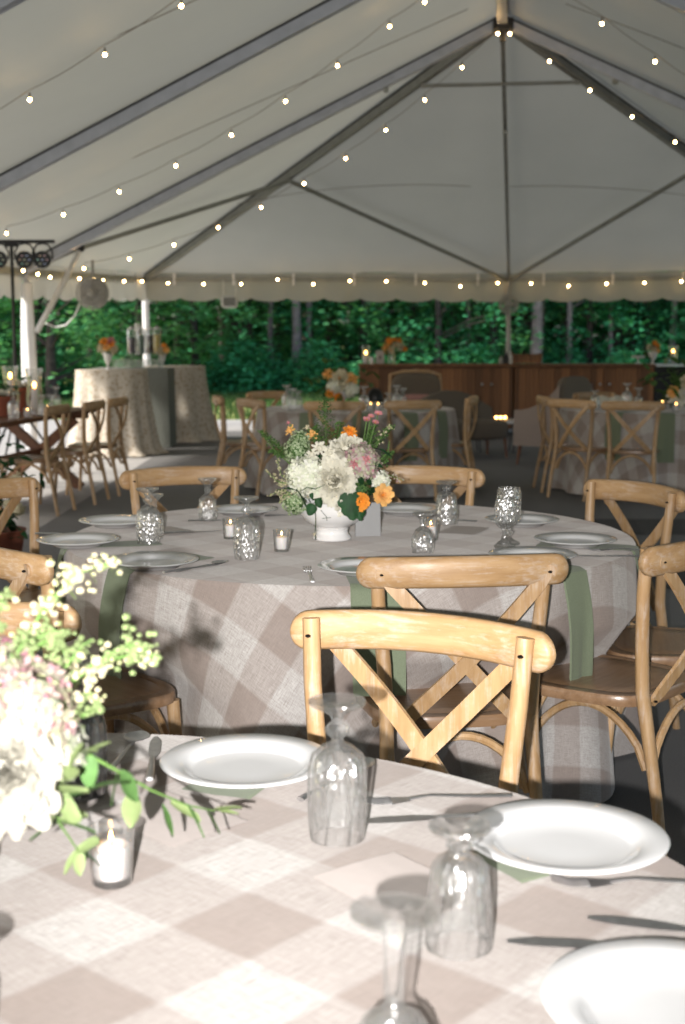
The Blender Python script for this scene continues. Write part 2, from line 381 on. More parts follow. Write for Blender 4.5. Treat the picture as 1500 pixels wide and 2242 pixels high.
strut(lerp(P[0],C,.16)+Vector((0,0,-.10)),lerp(P[0],CR,.16)+Vector((0,0,-.10)),.022)
m=MB(); m.tube([N1,(-3.5,17.1,2.1),(-3.83,17.0,1.5)],[.03,.036,.04],10); m.build('knee_brace','white_metal',tent)
m=MB(); m.ball(N1,.055,10); m.build('joint','black_metal',tent)
m=MB(); m.box((1.76,15.38,4.84),(.22,.18,.13)); m.box((1.76,15.35,4.74),(.06,.06,.16)); m.build('crown_fitting','black_metal',tent,smooth=False)
for q in (ML,lerp(P[0],C,.16)+Vector((0,0,-.1)),lerp(P[0],CR,.16)+Vector((0,0,-.1)),lerp(P[0],E_,.33)+Vector((0,0,-.06)),lerp(P[0],FL[0],.22)+Vector((0,0,-.1)),lerp(P[0],FR[0],.22)+Vector((0,0,-.1))):
    m=MB(); m.box(q,(.055,.055,.05)); m.build('bracket','alu_olive',tent,smooth=False)
# legs with white covers
def leg(p,cover=True,r=.05,bulge=0,top=None):
    x,y,z=p; m=MB(); m.tube([(x,y,0),(x,y,z-.03)],.03,10); L=m.build('leg_pole','alu',tent)
    m=MB(); m.box((x,y,.01),(.2,.2,.014)); m.build('base_plate','alu',L,smooth=False)
    if cover:
        m=MB(); t=top or z-.28; n=28
        def rf(a,i,rr,zz): return 1+.05*math.sin(a*5+zz*2)+.03*math.sin(a*9+1)
        prof=[(.034,.04)]+[(r+bulge*math.sin(PI*k/14)**.8,.04+(t-.04)*k/14) for k in range(15)]+[(.034,t+.01)]
        m.lathe(prof,n,(x,y,0),rf); m.build('pole_cover','white_vinyl',L)
    return L
leg(C,True,.055); leg(E_,False); leg((-3.93,17,2.25),True,.06,.03,2.1); leg(FL[1],True,.055); leg(CR); leg(FR[0])
for q in FL[2:]+FR[1:]+[CBL,BK,CBR]: leg(q)
# pale webbing wrapped down the middle end pole
m=MB(); m.tube([(2.62,21.42,2.3),(2.60,21.4,1.9),(2.62,21.4,1.4),(2.60,21.42,1.02)],.035,10); m.tube([(2.57,21.44,2.3),(2.545,21.42,2.1),(2.58,21.4,1.75)],.012,6)
m.build('pole_wrap','wire_cage',tent)
# valance, scalloped lower edge
def valance(a,b,h=.30,out=.06,seg=.62):
    a=V(a)+Vector((0,0,.10)); b=V(b)+Vector((0,0,.10)); L=(b-a).length; k=max(1,round(L/seg)); d=(b-a).normalized(); nr=Vector((d.y,-d.x,0))
    m=MB()
    def fn(u,v):
        s=u*k; sc=abs(math.sin(PI*s))**.6*.055; p=a*(1-u)+b*u
        wv=(noise.noise(Vector((s*1.7,v*1.5,a.x)))*.04+.012*math.sin(s*7))*v
        return p+nr*(out*0+wv+.03*v)+Vector((0,0,-(h+.1+sc)*v))
    m.grid(fn,k*10,7); return m.build('valance','valance_vinyl',tent,angle=0)
valance(C,E_); valance(E_,CR); valance(FL[0],C); valance(CR,FR[0])
for i in range(5): valance(FL[i+1],FL[i]); valance(FR[i],FR[i+1])
# webbing clips along the far eave
d=(V(E_)-V(C)); 
for a,b in ((C,E_),(E_,CR),(FL[0],C)):
    L=(V(b)-V(a)).length; k=max(2,int(L/.92))
    for i in range(k):
        q=lerp(a,b,(i+.5)/k); m=MB(); m.box(q+Vector((0,-.05,-.0)),(.038,.012,.19)); m.build('webbing_strap','white_vinyl',tent,smooth=False)
# thin tension cables under the roof
for pts in ([(1.2,13.4,4.55),(-1.2,13.9,3.62),(-4.2,14.8,2.5)],[(.9,9.9,4.6),(-1.6,10.4,3.75),(-4.7,11.2,2.5)],[(2.1,13.2,4.55),(4.4,13.0,3.7),(7.0,12.7,2.4)],
            [(1.8,19.0,3.5),(.2,18.5,3.55),(-1.4,18.3,3.2)],[(2.2,19.0,3.5),(4.0,18.5,3.5),(5.6,18,3.1)]):
    a,b,c=map(V,pts); q=[a*(1-t)**2+b*2*t*(1-t)+c*t*t for t in [i/12 for i in range(13)]]
    m=MB(); m.tube(q,.004,5); m.build('tension_cable','cord_beige',tent)

# ------------------------------------------------------------ string lights
def festoon(label,pts,cord_lift=.05,sag=.02,r=.013,cordr=.0032,ends=None):
    t=thing('string_light',label,'string lights',pts[0],0,'strings of round warm bulbs under the tent roof')
    o=V(pts[0]); pp=[V(p)-o+Vector((0,0,.07)) for p in pts]; 
    if ends: pp=[V(ends[0])-o]+pp+[V(ends[1])-o]
    q=[]
    for i in range(len(pp)-1):
        for k in range(5):
            u=k/5; q.append(pp[i]*(1-u)+pp[i+1]*u-Vector((0,0,sag*math.sin(PI*u))))
    q.append(pp[-1]); m=MB(); m.tube(q,cordr,5); m.build('cord','cord_beige',t)
    b=MB(); b.ball((0,0,0),r,10); bm=b.mesh('bulb','bulb_glow')
    s=MB(); s.tube([(0,0,.012),(0,0,.05)],.008,8); sm=s.mesh('socket','cord_beige')
    for p in pts:
        x=obj('bulb',bm,t); x.location=V(p)-o
        y=obj('socket',sm,x)
    return t
festoon('string of bulbs fanning from the tent peak along the left hip rafter',[(1.689,15.2,4.711),(1.32,15.372,4.388),(0.921,15.553,4.072),(0.493,15.741,3.772),(0.037,15.935,3.483),(-0.449,16.136,3.222),(-0.966,16.343,2.969),(-1.498,16.551,2.751),(-2.062,16.765,2.56),(-2.646,16.981,2.402),(-3.252,17.2,2.296)])
festoon('string of bulbs crossing the roof between the two left rafters',[(0.757,12.9,4.494),(0.438,13.026,4.307),(-0.048,13.213,3.989),(-0.551,13.399,3.693),(-1.09,13.593,3.404),(-1.665,13.792,3.135),(-2.27,13.996,2.902),(-2.882,14.195,2.693),(-3.528,14.4,2.518)])
festoon('string of bulbs in the upper left corner of the roof',[(-0.592,9.6,4.009),(-1.133,9.847,3.743),(-1.72,10.1,3.462),(-2.331,10.35,3.19),(-2.974,10.6,2.921)])
festoon('string of bulbs fanning right from the tent peak',[(1.818,15.2,4.711),(2.248,15.144,4.412),(2.686,15.086,4.094),(3.138,15.027,3.805),(3.597,14.966,3.531),(4.091,14.9,3.277)])
festoon('string of bulbs at the top right of the roof',[(1.825,12.6,4.56),(2.311,12.461,4.205),(2.764,12.331,3.853),(3.208,12.2,3.537)])
festoon('string of bulbs along the far eave above the bar and trees',[(-3.215,21.9,2.331),(-2.792,21.855,2.3),(-2.216,21.793,2.284),(-1.613,21.728,2.281),(-1.029,21.664,2.35),(-0.462,21.602,2.276),(0.115,21.539,2.323),(0.689,21.475,2.314),(1.289,21.408,2.283),(1.843,21.346,2.231),(2.42,21.281,2.278),(2.932,21.223,2.268),(3.504,21.158,2.231),(4.078,21.092,2.263),(4.648,21.026,2.274),(5.201,20.962,2.292),(5.732,20.9,2.276)])
festoon('string of bulbs along the left eave behind the stage lights',[(-3.229,20.2,2.261),(-3.393,19.367,2.239),(-3.459,18.987,2.261),(-3.548,18.426,2.224),(-3.694,17.268,2.191),(-3.74,16.779,2.208),(-3.783,16.2,2.219)])
# ------------------------------------------------------------ woods beyond the lawn
def leaf_quads(m,pts,size,rn,flat=.5):
    for p in pts:
        s=size*rn.uniform(.6,1.35); a=rn.uniform(0,2*PI); t=rn.gauss(0,.5)
        u=Vector((math.cos(a),math.sin(a),rn.gauss(-.15,.3))).normalized(); w=u.cross(Vector((math.sin(t),.3*math.cos(a),1))).normalized()
        p=Vector(p); m.v+=[tuple(p),tuple(p+u*s*.5+w*s*.32),tuple(p+u*s),tuple(p+u*s*.5-w*s*.32)]; k=len(m.v)-4; m.f.append((k,k+1,k+2,k+3))
def tree_meshes(seed,h,lowest,spread,nclump,per,size,mat,bark,r0,lean=0):
    rn=random.Random(seed); tr=MB(); top=h*.9
    P_=[(lean*z/h+rn.gauss(0,.04)*z*.3,rn.gauss(0,.03)*z*.3,z) for z in [top*i/7 for i in range(8)]]
    tr.tube(P_,[r0*(1-.8*i/7)*(1.35 if i==0 else 1) for i in range(8)],9)
    cr=MB()
    for k in range(nclump):
        z=lowest+(h-lowest)*(k+rn.random())/nclump; f=(z-lowest)/(h-lowest); rad=spread*(1-.62*f)*rn.uniform(.35,1.05); a=rn.uniform(0,2*PI)
        c=Vector((lean*z/h+rad*math.cos(a),rad*math.sin(a),z)); b=Vector((lean*z/h,0,max(.5,z-rad*.35)))
        if k%2==0: tr.tube([b,(b+c)/2+Vector((0,0,.12)),c],[r0*.22,r0*.13,.01],5)
        sx=rn.uniform(.5,1.05); pts=[c+Vector((rn.gauss(0,.42)*sx,rn.gauss(0,.42)*sx,rn.gauss(0,.16))) for _ in range(per)]
        leaf_quads(cr,pts,size,rn)
    return tr.mesh('trunk',bark),cr.mesh('crown',mat,smooth=False)
TV={'edge':[tree_meshes(11,9,.3,2.6,95,75,.17,'leaf_light','trunk_bark',.13),tree_meshes(12,8,.5,2.3,85,75,.16,'leaf_tree','trunk_bark',.12),tree_meshes(16,8.5,.4,2.5,90,70,.18,'leaf_tree','trunk_bark',.12,.4)],
    'deep':[tree_meshes(13,14,2.0,2.6,75,60,.19,'leaf_tree','trunk_bark',.17,.3),tree_meshes(14,15,2.6,2.4,70,60,.19,'leaf_tree','trunk_bark',.15,-.4)],
    'pale':[tree_meshes(15,16,3.8,2.2,60,60,.2,'leaf_tree','trunk_pale',.13,.3)]}
def where(x,y,kind):
    px=x/y
    z=[(-.235,' left of the frame'),(-.2,' behind the farm table'),(-.13,' behind the drinks tables'),(-.04,' behind the far centre table'),(.02,' left of the bar'),(.12,' over the left bar unit'),(.17,' by the middle tent pole'),(.235,' over the right bar unit'),(9,' right of the frame')]
    return next(s for k,s in z if px<k)
def tree(kind,vi,x,y,rz,sc,label,group='trees of the wood behind the lawn'):
    t=thing('forest_tree',label,'tree',(x,y,-.02),rz,group); t.scale=(sc,)*3
    t['label']=label+where(x,y,kind); a,b=TV[kind][vi%len(TV[kind])]; obj('trunk',a,t); obj('crown',b,t)
lab={'edge':['bushy bright green tree with low branches','dense dark green tree with low branches','dense dark green tree with low branches'],
     'deep':['tall dark trunked tree deep in the wood'],'pale':['tall tree with a bare pale trunk in the wood']}
# left edge of the wood, leafy down to the grass
for i,(x,y,k) in enumerate([(-9.6,31.5,0),(-7.8,33.6,1),(-6.7,31.2,0),(-5.4,36.4,0),(-4.0,36.8,0),(-2.6,38.4,0),(.6,38.2,0),(2.6,37.0,1),(2.0,40,0),(-11.8,33,2),(-14.2,31.5,1),(-17,33,0),(-20,32,2),(-.9,38.8,2),(4.3,38.8,0),(7.2,39.5,2),(10.4,38.4,1),(12.8,39.6,0),(15.5,38,1),(18.5,39,2),(22,38,0)]):
    tree('edge',k,x,y,rnd.uniform(0,6.28),rnd.uniform(.88,1.15),lab['edge'][k])
for i,(x,y) in enumerate([(-3.1,38.6),(-1.9,40.5),(-.3,41.5),(1.4,43),(3.4,42),(5.2,41),(5.9,43.5),(7.0,42.5),(8.3,41),(9.4,44),(11.2,42),(12.6,44),(14.5,42),(-5,41),(-7,38),(-9,40),(-12,39),(-15,38),(17,43),(20,42),(-1.2,45),(4.4,46),(10.6,47),(-4,46)]):
    tree('deep',i,x,y,rnd.uniform(0,6.28),rnd.uniform(.85,1.15),lab['deep'][0])
for i,(x,y,s) in enumerate([(-1.2,36.6,1.0),(-2.0,37.4,.7),(5.35,37.5,1.15),(5.75,39.5,.8),(6.4,38.3,.7),(3.6,38.6,.6),(7.7,38.9,.55),(9.7,40,.8),(-.95,36.9,.7)]):
    tree('pale',0,x,y,rnd.uniform(0,6.28),s,lab['pale'][0])
def shrub_mesh(seed,mat,r=1.1,h=1.3,n=2600):
    rn=random.Random(seed); m=MB(); pts=[]
    for _ in range(n):
        a=rn.uniform(0,2*PI); q=rn.random()**.5*r; z=rn.random()*h*(1-.6*(q/r)**2)
        pts.append((q*math.cos(a),q*math.sin(a)*.7,z+noise.noise(Vector((q*3,a*2,seed)))*.15))
    leaf_quads(m,pts,.14,rn); return m.mesh('foliage',mat,smooth=False)
SH=[shrub_mesh(1,'leaf_light'),shrub_mesh(2,'leaf_tree'),shrub_mesh(3,'leaf_tree',1.3,.9)]
for i in range(26):
    x=-13+i*1.05+rnd.uniform(-.3,.3); y=35.8+rnd.uniform(-.5,1.2)+(1.8 if x>2 else 0)-(3.0 if x<-6 else 0); k=0 if x<-5 and i%2 else 1+i%2
    t=tag(obj('undergrowth_shrub',SH[k]),['low bright green shrub at the edge of the wood','low dark green shrub at the edge of the wood','low dark green shrub at the edge of the wood'][k],'shrub','shrubs along the edge of the wood'); t['label']+=where(x,y,0)
    t.location=(x,y,-.02); t.rotation_euler=(0,0,rnd.uniform(0,6)); t.scale=(rnd.uniform(.8,1.2),)*3
m=MB(); rn=random.Random(5)
leaf_quads(m,[(rn.uniform(-42,46),rn.uniform(47,56),rn.random()**1.3*16) for _ in range(62000)],.9,rn)
o=m.build('distant_woods','leaf_tree',smooth=False); o['kind']='stuff'; o['label']='deep dark green mass of distant trees behind the trunks'; o['category']='woods'
# turf blades near the tent edge of the lawn
m=MB()
for _ in range(16000):
    x=rn.uniform(-12,4); y=rn.uniform(24,36.5); s=rn.uniform(.05,.13); a=rn.uniform(0,6.28); dx=math.cos(a)*.02; dy=math.sin(a)*.02
    m.v+=[(x-dx,y-dy,-.02),(x+dx,y+dy,-.02),(x+rn.gauss(0,.03),y+rn.gauss(0,.03),s)]; k=len(m.v)-3; m.f.append((k,k+1,k+2))
o=m.build('grass','leaf_mid',smooth=False); o['kind']='stuff'; o['label']='short rough grass on the sunlit lawn beyond the tent'; o['category']='grass'
# ------------------------------------------------------------ crossback chairs
def chair_proto():
    t=thing('crossback_chair','','chair',(0,0,0),0)
    # seat: rounded trapezoid slab with a turned groove
    def outline(sc,n=40):
        o=[]
        for i in range(n):
            a=2*PI*i/n; c,s=math.cos(a),math.sin(a); e=.55
            x=math.copysign(abs(c)**e,c)*.222; y=math.copysign(abs(s)**e,s)*.205
            x*=1+.10*(y/.205); o.append((x*sc,y*sc))
        return o
    m=MB(); rings=[(.93,.425),(.99,.428),(1.0,.435),(1.0,.452),(.985,.459),(.86,.461),(.84,.4585),(.82,.460),(.5,.457),(.02,.455)]
    vs=[];n=40
    for sc,z in rings: vs+=[(x,y,z) for x,y in outline(sc)]
    fs=[(i*n+k,i*n+(k+1)%n,(i+1)*n+(k+1)%n,(i+1)*n+k) for i in range(len(rings)-1) for k in range(n)]
    fs+=[tuple(range(n-1,-1,-1)),tuple((len(rings)-1)*n+k for k in range(n))]
    m.add(vs,fs); m.build('seat','seat_wood',t,angle=50)
    # top rail, bent, with half round ends
    m=MB(); N=34; vs=[]; K=14
    for i in range(N+1):
        u=math.sin(PI/2*(-1+2*i/N))*.9999; x=.270*u; y=-.232-.064*(1-u*u); z=.846+.008*(1-u*u)
        e=min(1,max(0,(1-abs(u))/.13)); hh=.040*math.sqrt(max(.0009,1-(1-e)**2)); th=.019*(.35+.65*math.sqrt(max(.001,1-(1-e)**2)))
        ny=Vector((-.486*u*.5/ .255*.5,1,0)).normalized()
        ny=Vector((-(.128*u)/.27,1,0)).normalized()
        for k in range(K):
            a=2*PI*k/K; c,s_=math.cos(a),math.sin(a)
            dz=hh*math.copysign(abs(s_)**.8,s_); dy=th*math.copysign(abs(c)**.6,c)
            vs.append((x+ny.x*dy,y+ny.y*dy,z+dz))
    fs=[(i*K+k,i*K+(k+1)%K,(i+1)*K+(k+1)%K,(i+1)*K+k) for i in range(N) for k in range(K)]+[tuple(range(K-1,-1,-1)),tuple(N*K+k for k in range(K))]
    m.add(vs,fs); m.build('top_rail','oak_x',t,angle=60)
    for s in (-1,1):
        m=MB(); m.tube([(s*.205,-.295,0),(s*.198,-.262,.2),(s*.19,-.222,.40),(s*.19,-.208,.48),(s*.196,-.206,.6),(s*.211,-.213,.75),(s*.219,-.224,.878)],[.0145,.0165,.019,.0195,.019,.018,.0175],12); m.build('back_leg','oak_z',t,angle=50)
        m=MB(); m.tube([(s*.185,.17,.43),(s*.192,.18,.25),(s*.20,.20,0)],[.0185,.0175,.014],12); m.build('front_leg','oak_z',t)
        # flat crossing slats
        m=MB(); top=Vector((s*.213,-.268,.846)); bot=Vector((-s*.158,-.215,.445)); pts=[]; L=14
        for i in range(L+1):
            u=i/L; p=top*(1-u)+bot*u; p.y-=.045*math.sin(PI*u)*(1-.25*u)+ .004*s; pts.append(p)
        vs=[];d=(bot-top).normalized(); side=Vector((d.z,0,-d.x)).normalized()
        for i,p in enumerate(pts):
            w=.0185*(1 if 0<i<L else .62); o=Vector((0,.0055,0))
            vs+=[p+side*w-o,p-side*w-o,p-side*w+o,p+side*w+o]
        ext=[pts[0]-d*.018,]
        fs=[(i*4+k,i*4+(k+1)%4,(i+1)*4+(k+1)%4,(i+1)*4+k) for i in range(L) for k in range(4)]+[(3,2,1,0),(L*4,L*4+1,L*4+2,L*4+3)]
        m.add(vs,fs)
        # rounded head of the slat
        hv=[top+side*.0185*math.cos(a)*1-d*.0185*math.sin(a)-Vector((0,.006+.004*s,0)) for a in [PI*k/8 for k in range(9)]]; hv2=[v+Vector((0,.012,0)) for v in hv]
        m.add(hv+hv2,[tuple(range(8,-1,-1)),tuple(range(9,18))]+[(k,k+1,k+10,k+9) for k in range(8)])
        sl=m.build('cross_slat','oak_z',t,angle=30)
        for (x,y,z,dy) in ((s*.213,-.277-.004*s,.846,-1),(s*.216,-.203,.846,1),(-s*.155,-.226-.004*s,.452,-1)):
            b=MB(); b.ball((x,y,z),.0062,8,.6); b.build('bolt','bolt_black',t)
    b=MB(); b.ball((.022,-.293,.638),.006,8,.7); b.build('bolt','bolt_black',t)
    # bentwood arches under the seat
    def arch(a,b):
        a=Vector(a); b=Vector(b); pts=[]
        for i in range(15):
            u=i/14; p=a*(1-u)+b*u; hgt=math.sin(PI*u)**.62; p.z=.262+.155*hgt; pts.append(p)
        m=MB(); m.tube(pts,.0115,8); m.build('bentwood_arch','oak_z',t)
        for q in (pts[0]+Vector((0,0,.012)),pts[-1]+Vector((0,0,.012))): pass
    arch((-.178,.165,0),(.178,.165,0)); arch((-.178,-.235,0),(.178,-.235,0)); arch((-.172,-.215,0),(-.172,.155,0)); arch((.172,-.215,0),(.172,.155,0))
    return t
CP=chair_proto(); cfirst=[True]
def chair(rx,ry,tx,ty,label,group,yaw=None):
    """rx,ry: middle of the back rail; tx,ty: point the chair faces"""
    d=Vector((tx-rx,ty-ry,0)).normalized()
    if yaw is not None: d=Vector((-math.sin(yaw),math.cos(yaw),0))
    rz=math.atan2(-d.x,d.y); loc=Vector((rx,ry,0))+d*.285
    if cfirst[0]:
        cfirst[0]=False; CP.location=loc; CP.rotation_euler=(0,0,rz); tag(CP,label,'chair',group); return CP
    return dup(CP,loc,rz,label,group)
MC=(.025,4.516); NC=(-.444,1.263); AC=(.13,12.8); BC=(3.0,12.75)
GM='crossback chairs round the middle plaid table'; GN='crossback chairs at the nearest table'; GA='crossback chairs at the far centre table'; GB='crossback chairs at the far right table'; GF='crossback chairs at the wooden farm table'
chair(.31,3.3,MC[0]+.13,MC[1],'oak crossback chair, back towards us, in front of the middle table',GM)
chair(.163,2.585,NC[0]+.02,NC[1],'nearest oak crossback chair, its pale whitewashed rail just above the nearest table edge',GN)
chair(.99,3.63,.14,4.36,'oak crossback chair at the right frame edge with its whole seat and arches in view',GM)
chair(1.12,5.0,.0,4.35,'oak crossback chair behind the right side of the middle table, its open X facing us',GM)
chair(1.33,4.2,.0,4.45,'oak crossback chair cut off by the right frame edge, only its seat corner in view',GM)
chair(.335,5.67,.1,4.5,'oak crossback chair behind the bouquet, rail seen right of the flowers',GM)
chair(-.677,5.63,-.25,4.5,'oak crossback chair behind the middle table, rail left of the bouquet above two goblets',GM)
chair(-1.36,5.06,-.1,4.45,'oak crossback chair left of the middle table behind the leftmost plates',GM)
chair(-.94,3.50,-.1,4.2,'oak crossback chair at the left with its seat in front of a hanging green napkin',GM)
chair(-.81,2.69,-.46,1.3,'oak crossback chair at the left edge half hidden by foreground sprigs',GN)
chair(.63,11.75,.3,12.8,'dark crossback chair at the far centre table showing a full X',GA)
chair(-.07,11.58,0,12.8,'dark oak crossback chair rail right behind the tallest fern of the bouquet',GA)
chair(-.86,12.05,.2,12.7,'oak crossback chair left of the far centre table, second from its left end',GA)
chair(-1.2,12.72,.2,12.9,'oak crossback chair turned sideways at the left end of the far centre table',GA)
chair(-.80,13.75,.1,12.8,'oak crossback chair behind the far centre table against the grass',GA)
chair(1.24,12.6,.1,12.8,'oak crossback chair turned sideways at the right end of the far centre table',GA)
chair(1.86,12.7,3.0,12.75,'oak crossback chair seen edge on at the left of the far right table',GB)
chair(2.0,11.95,2.9,12.75,'oak crossback chair in front of the grey wing chair at the far right table',GB)
chair(2.5,13.55,2.9,12.8,'oak crossback chair behind the far right table in front of the bar',GB)
chair(2.49,11.58,2.8,12.75,'oak crossback chair with its back to us at the front of the far right table',GB)
chair(-2.28,11.0,-3.4,11.15,'dark crossback chair nearest to us along the wooden farm table',GF)
chair(-2.12,11.75,-3.4,11.9,'dark crossback chair in the middle of the row at the farm table',GF)
chair(-2.02,12.4,-3.4,12.55,'dark crossback chair at the far end of the row at the farm table',GF)
chair(-3.7,11.6,-2.4,11.45,'dark crossback chair on the far side of the farm table',GF)

# ------------------------------------------------------------ round tables with cloths
CLOTH={}
def uvcloth(m,uvs,name,mat,parent):
    me=m.mesh(name,mat); l=me.uv_layers.new(name='UV')
    for lp in me.loops: l.data[lp.index].uv=uvs[lp.vertex_index]
    return obj(name,me,parent)
def round_table(c,Rr,label,cl_label,seed,rot,dents=(),fine=(120,26),folds=11,flare=.07,top=.765,drop=.745,mat='plaid_linen',grp='round tables under plaid linen cloths'):
    t=thing('round_table',label,'table',(c[0],c[1],0),0,grp)
    m=MB(); m.lathe([(Rr-.02,top-.035),(Rr-.012,top-.03),(Rr-.012,top-.012),(Rr-.02,top-.009)],48); m.build('tabletop','table_wood',t)
    for k in range(4):
        a=PI/4+k*PI/2; m=MB(); m.tube([(.55*math.cos(a),.55*math.sin(a),top-.04),(.6*math.cos(a),.6*math.sin(a),0)],.016,8); m.build('leg','alu',t)
    rn=random.Random(seed); ph=[rn.uniform(0,6.28) for _ in range(5)]
    def rad(th,q):
        f=q/drop; amp=.005*min(1,q/.05)+.066*f**1.35
        w=math.sin(folds*th+ph[0]+.9*math.sin(3*th+ph[1]))*.62+math.sin((folds*2-5)*th+ph[2]+1.2*math.sin(2*th+ph[3]))*.3+.35*noise.noise(Vector((math.cos(th)*4,math.sin(th)*4,q*1.5+seed)))
        r=Rr+flare*f+amp*w+(0.004 if q>0 else 0)
        for (a,depth) in dents:
            dd=(th-a+PI)%(2*PI)-PI; g=math.exp(-(dd/.27)**4); r-=depth*g*max(0,min(1,(q-.19)/.13))
        return r
    CLOTH[(c[0],c[1])]=rad
    nu,nv=fine; m=MB(); uvs=[]
    rr=[i/10 for i in range(11)]
    drp=[0,.004,.012,.03,.06]+[.06+(drop-.06)*(i+1)/nv for i in range(nv)]
    rings=[]
    vs=[]
    for j,q in enumerate(rr[1:]):
        for i in range(nu):
            th=2*PI*i/nu; r=q*(Rr-.006); x=r*math.cos(th); y=r*math.sin(th)
            vs.append((x,y,top+.0015*noise.noise(Vector((x*4,y*4,seed))))); uvs.append((r*math.cos(th+rot),r*math.sin(th+rot)))
    for j,q in enumerate(drp):
        f=q/drop
        for i in range(nu):
            th=2*PI*i/nu
            r=rad(th,q)
            vs.append((r*math.cos(th),r*math.sin(th),top-q-.002*(j>0))); rs=Rr+q; uvs.append((rs*math.cos(th+rot),rs*math.sin(th+rot)))
    K=len(vs)//nu
    fs=[(j*nu+i,j*nu+(i+1)%nu,(j+1)*nu+(i+1)%nu,(j+1)*nu+i) for j in range(K-1) for i in range(nu)]
    fs=[tuple(reversed(f)) for f in fs]
    o=len(vs); vs.append((0,0,top)); uvs.append((0,0)); fs+=[(o,i,(i+1)%nu) for i in range(nu)]
    m.add(vs,fs); cl=uvcloth(m,uvs,'tablecloth',mat,None); tag(cl,cl_label,'tablecloth','plaid cloths on the round tables' if mat=='plaid_linen' else None); cl.location=(c[0],c[1],0)
    return t
def ang(c,p): return math.atan2(p[1]-c[1],p[0]-c[0])
round_table(MC,.945,'round banquet table in the middle set for dinner','linen cloth in beige, taupe and white plaid draped over the middle table',3,.80,
   dents=[(ang(MC,(.297,3.3)),.13),(ang(MC,(.965,3.62)),.13),(ang(MC,(-.94,3.5)),.12),(ang(MC,(1.33,4.2)),.12)],fine=(200,30),folds=13)
round_table(NC,.95,'round banquet table nearest to us, filling the bottom of the view','flash lit plaid linen cloth on the nearest table',8,.72,dents=[(ang(NC,(.15,2.58)),.1)],fine=(160,20))
round_table(AC,.93,'round table in the far centre behind the big bouquet','shaded plaid cloth on the far centre table',5,.4,fine=(110,12))
round_table(BC,.93,'round table at the far right in front of the bar','shaded plaid cloth on the far right table',6,.1,fine=(110,12))

# ------------------------------------------------------------ farm table on the left
t=thing('farm_table','dark wooden farm table with X shaped trestles at the left edge','table',(-3.05,11.95,0),R(-8))
for i in range(6):
    m=MB(); m.box((-.44+i*.176,0,.742),(.172,2.5,.04)); m.build('plank','table_wood',t,smooth=False)

for y in (-1.1,1.1): m=MB(); m.box((0,y,.69),(.9,.07,.06)); m.build('crosspiece','table_wood',t,smooth=False)
for y in (-1.0,1.0):
    for s in (-1,1):
        m=MB(); m.bar((s*.4,y+.01*s,0),(-s*.36,y+.01*s,.66),.09,.06,(0,1,0)); m.build('leg','table_wood',t,smooth=False)
m=MB(); m.box((0,0,.33),(.06,2.0,.10)); m.build('stretcher','table_wood',t,smooth=False)
# ------------------------------------------------------------ drinks corner: two tall cloth covered tables and a grey one
def tall_table(x,y,r,lab,cl,seed,br):
    t=thing('cocktail_table',lab,'table',(x,y,0),0,'tall cocktail tables with floral cloths')
    m=MB(); m.lathe([(r-.01,1.0),(r,1.005),(r,1.025),(r-.01,1.03)],40); m.build('tabletop','table_wood',t)
    m=MB(); m.tube([(0,0,0),(0,0,1.0)],.035,10); m.build('pole','alu',t); m=MB(); m.lathe([(.3,0),(.3,.015),(.04,.04)],24); m.build('base','alu',t)
    m=MB(); n=120; vs=[]; K=18
    for j in range(-1,K+1):
        for i in range(n):
            th=2*PI*i/n
            if j<0: vs.append((r*.5*math.cos(th),r*.5*math.sin(th),1.04)); continue
            f=j/K; w=math.sin(13*th+seed+math.sin(3*th))*.6+math.sin(8*th+2*seed)*.4
            rr=r+.01+(br-r)*f**1.5+w*(.004+.045*f); 
            z=1.04-1.03*f
            if f>.93: rr+=.05*(f-.93)/.07*(1+w)
            vs.append((rr*math.cos(th),rr*math.sin(th),z))
    fs=[((j)*n+(i+1)%n,j*n+i,(j+1)*n+i,(j+1)*n+(i+1)%n) for j in range(K+1) for i in range(n)]
    vs.append((0,0,1.041)); o=len(vs)-1; fs+=[(o,i,(i+1)%n) for i in range(n)]
    m.add(vs,fs); c=tag(m.build('tablecloth','floral_cloth'),cl,'tablecloth','floral floor length cloths of the tall tables'); c.location=(x,y,0)
tall_table(-2.86,16.75,.43,'tall round table on the left of the drinks corner','pale floral cloth flowing to the floor on the left tall table',1.0,.56)
tall_table(-2.36,19.05,.42,'tall round table at the right of the drinks corner','flared floral cloth on the right tall table beside the bright path',2.3,.60)
t=thing('buffet_table','tall narrow table between the two floral tables','table',(-2.78,18.0,0))
m=MB(); m.box((0,0,1.01),(.96,.7,.03)); m.build('tabletop','table_wood',t,smooth=False)
for s in (-1,1):
    for q in (-1,1): m=MB(); m.tube([(s*.42,q*.3,0),(s*.42,q*.3,1.0)],.018,8); m.build('leg','alu',t)
m=MB()
def fn(u,v):
    a=u*4; k=int(a)%4; f=a-int(a); cs=[(-.5,-.37),(.5,-.37),(.5,.37),(-.5,.37)]; p=cs[k]; q=cs[(k+1)%4]
    x=p[0]*(1-f)+q[0]*f; y=p[1]*(1-f)+q[1]*f; w=1+.03*v*math.sin(u*62)+.04*v; return (x*w,y*w,1.035-1.03*v)
m.grid(fn,96,10,wrap=True); m.box((0,0,1.034),(1.0,.74,.004)); c=tag(m.build('table_drape','grey_linen'),'plain grey green linen drape on the narrow drinks table','tablecloth'); c.location=(-2.78,18.0,0)

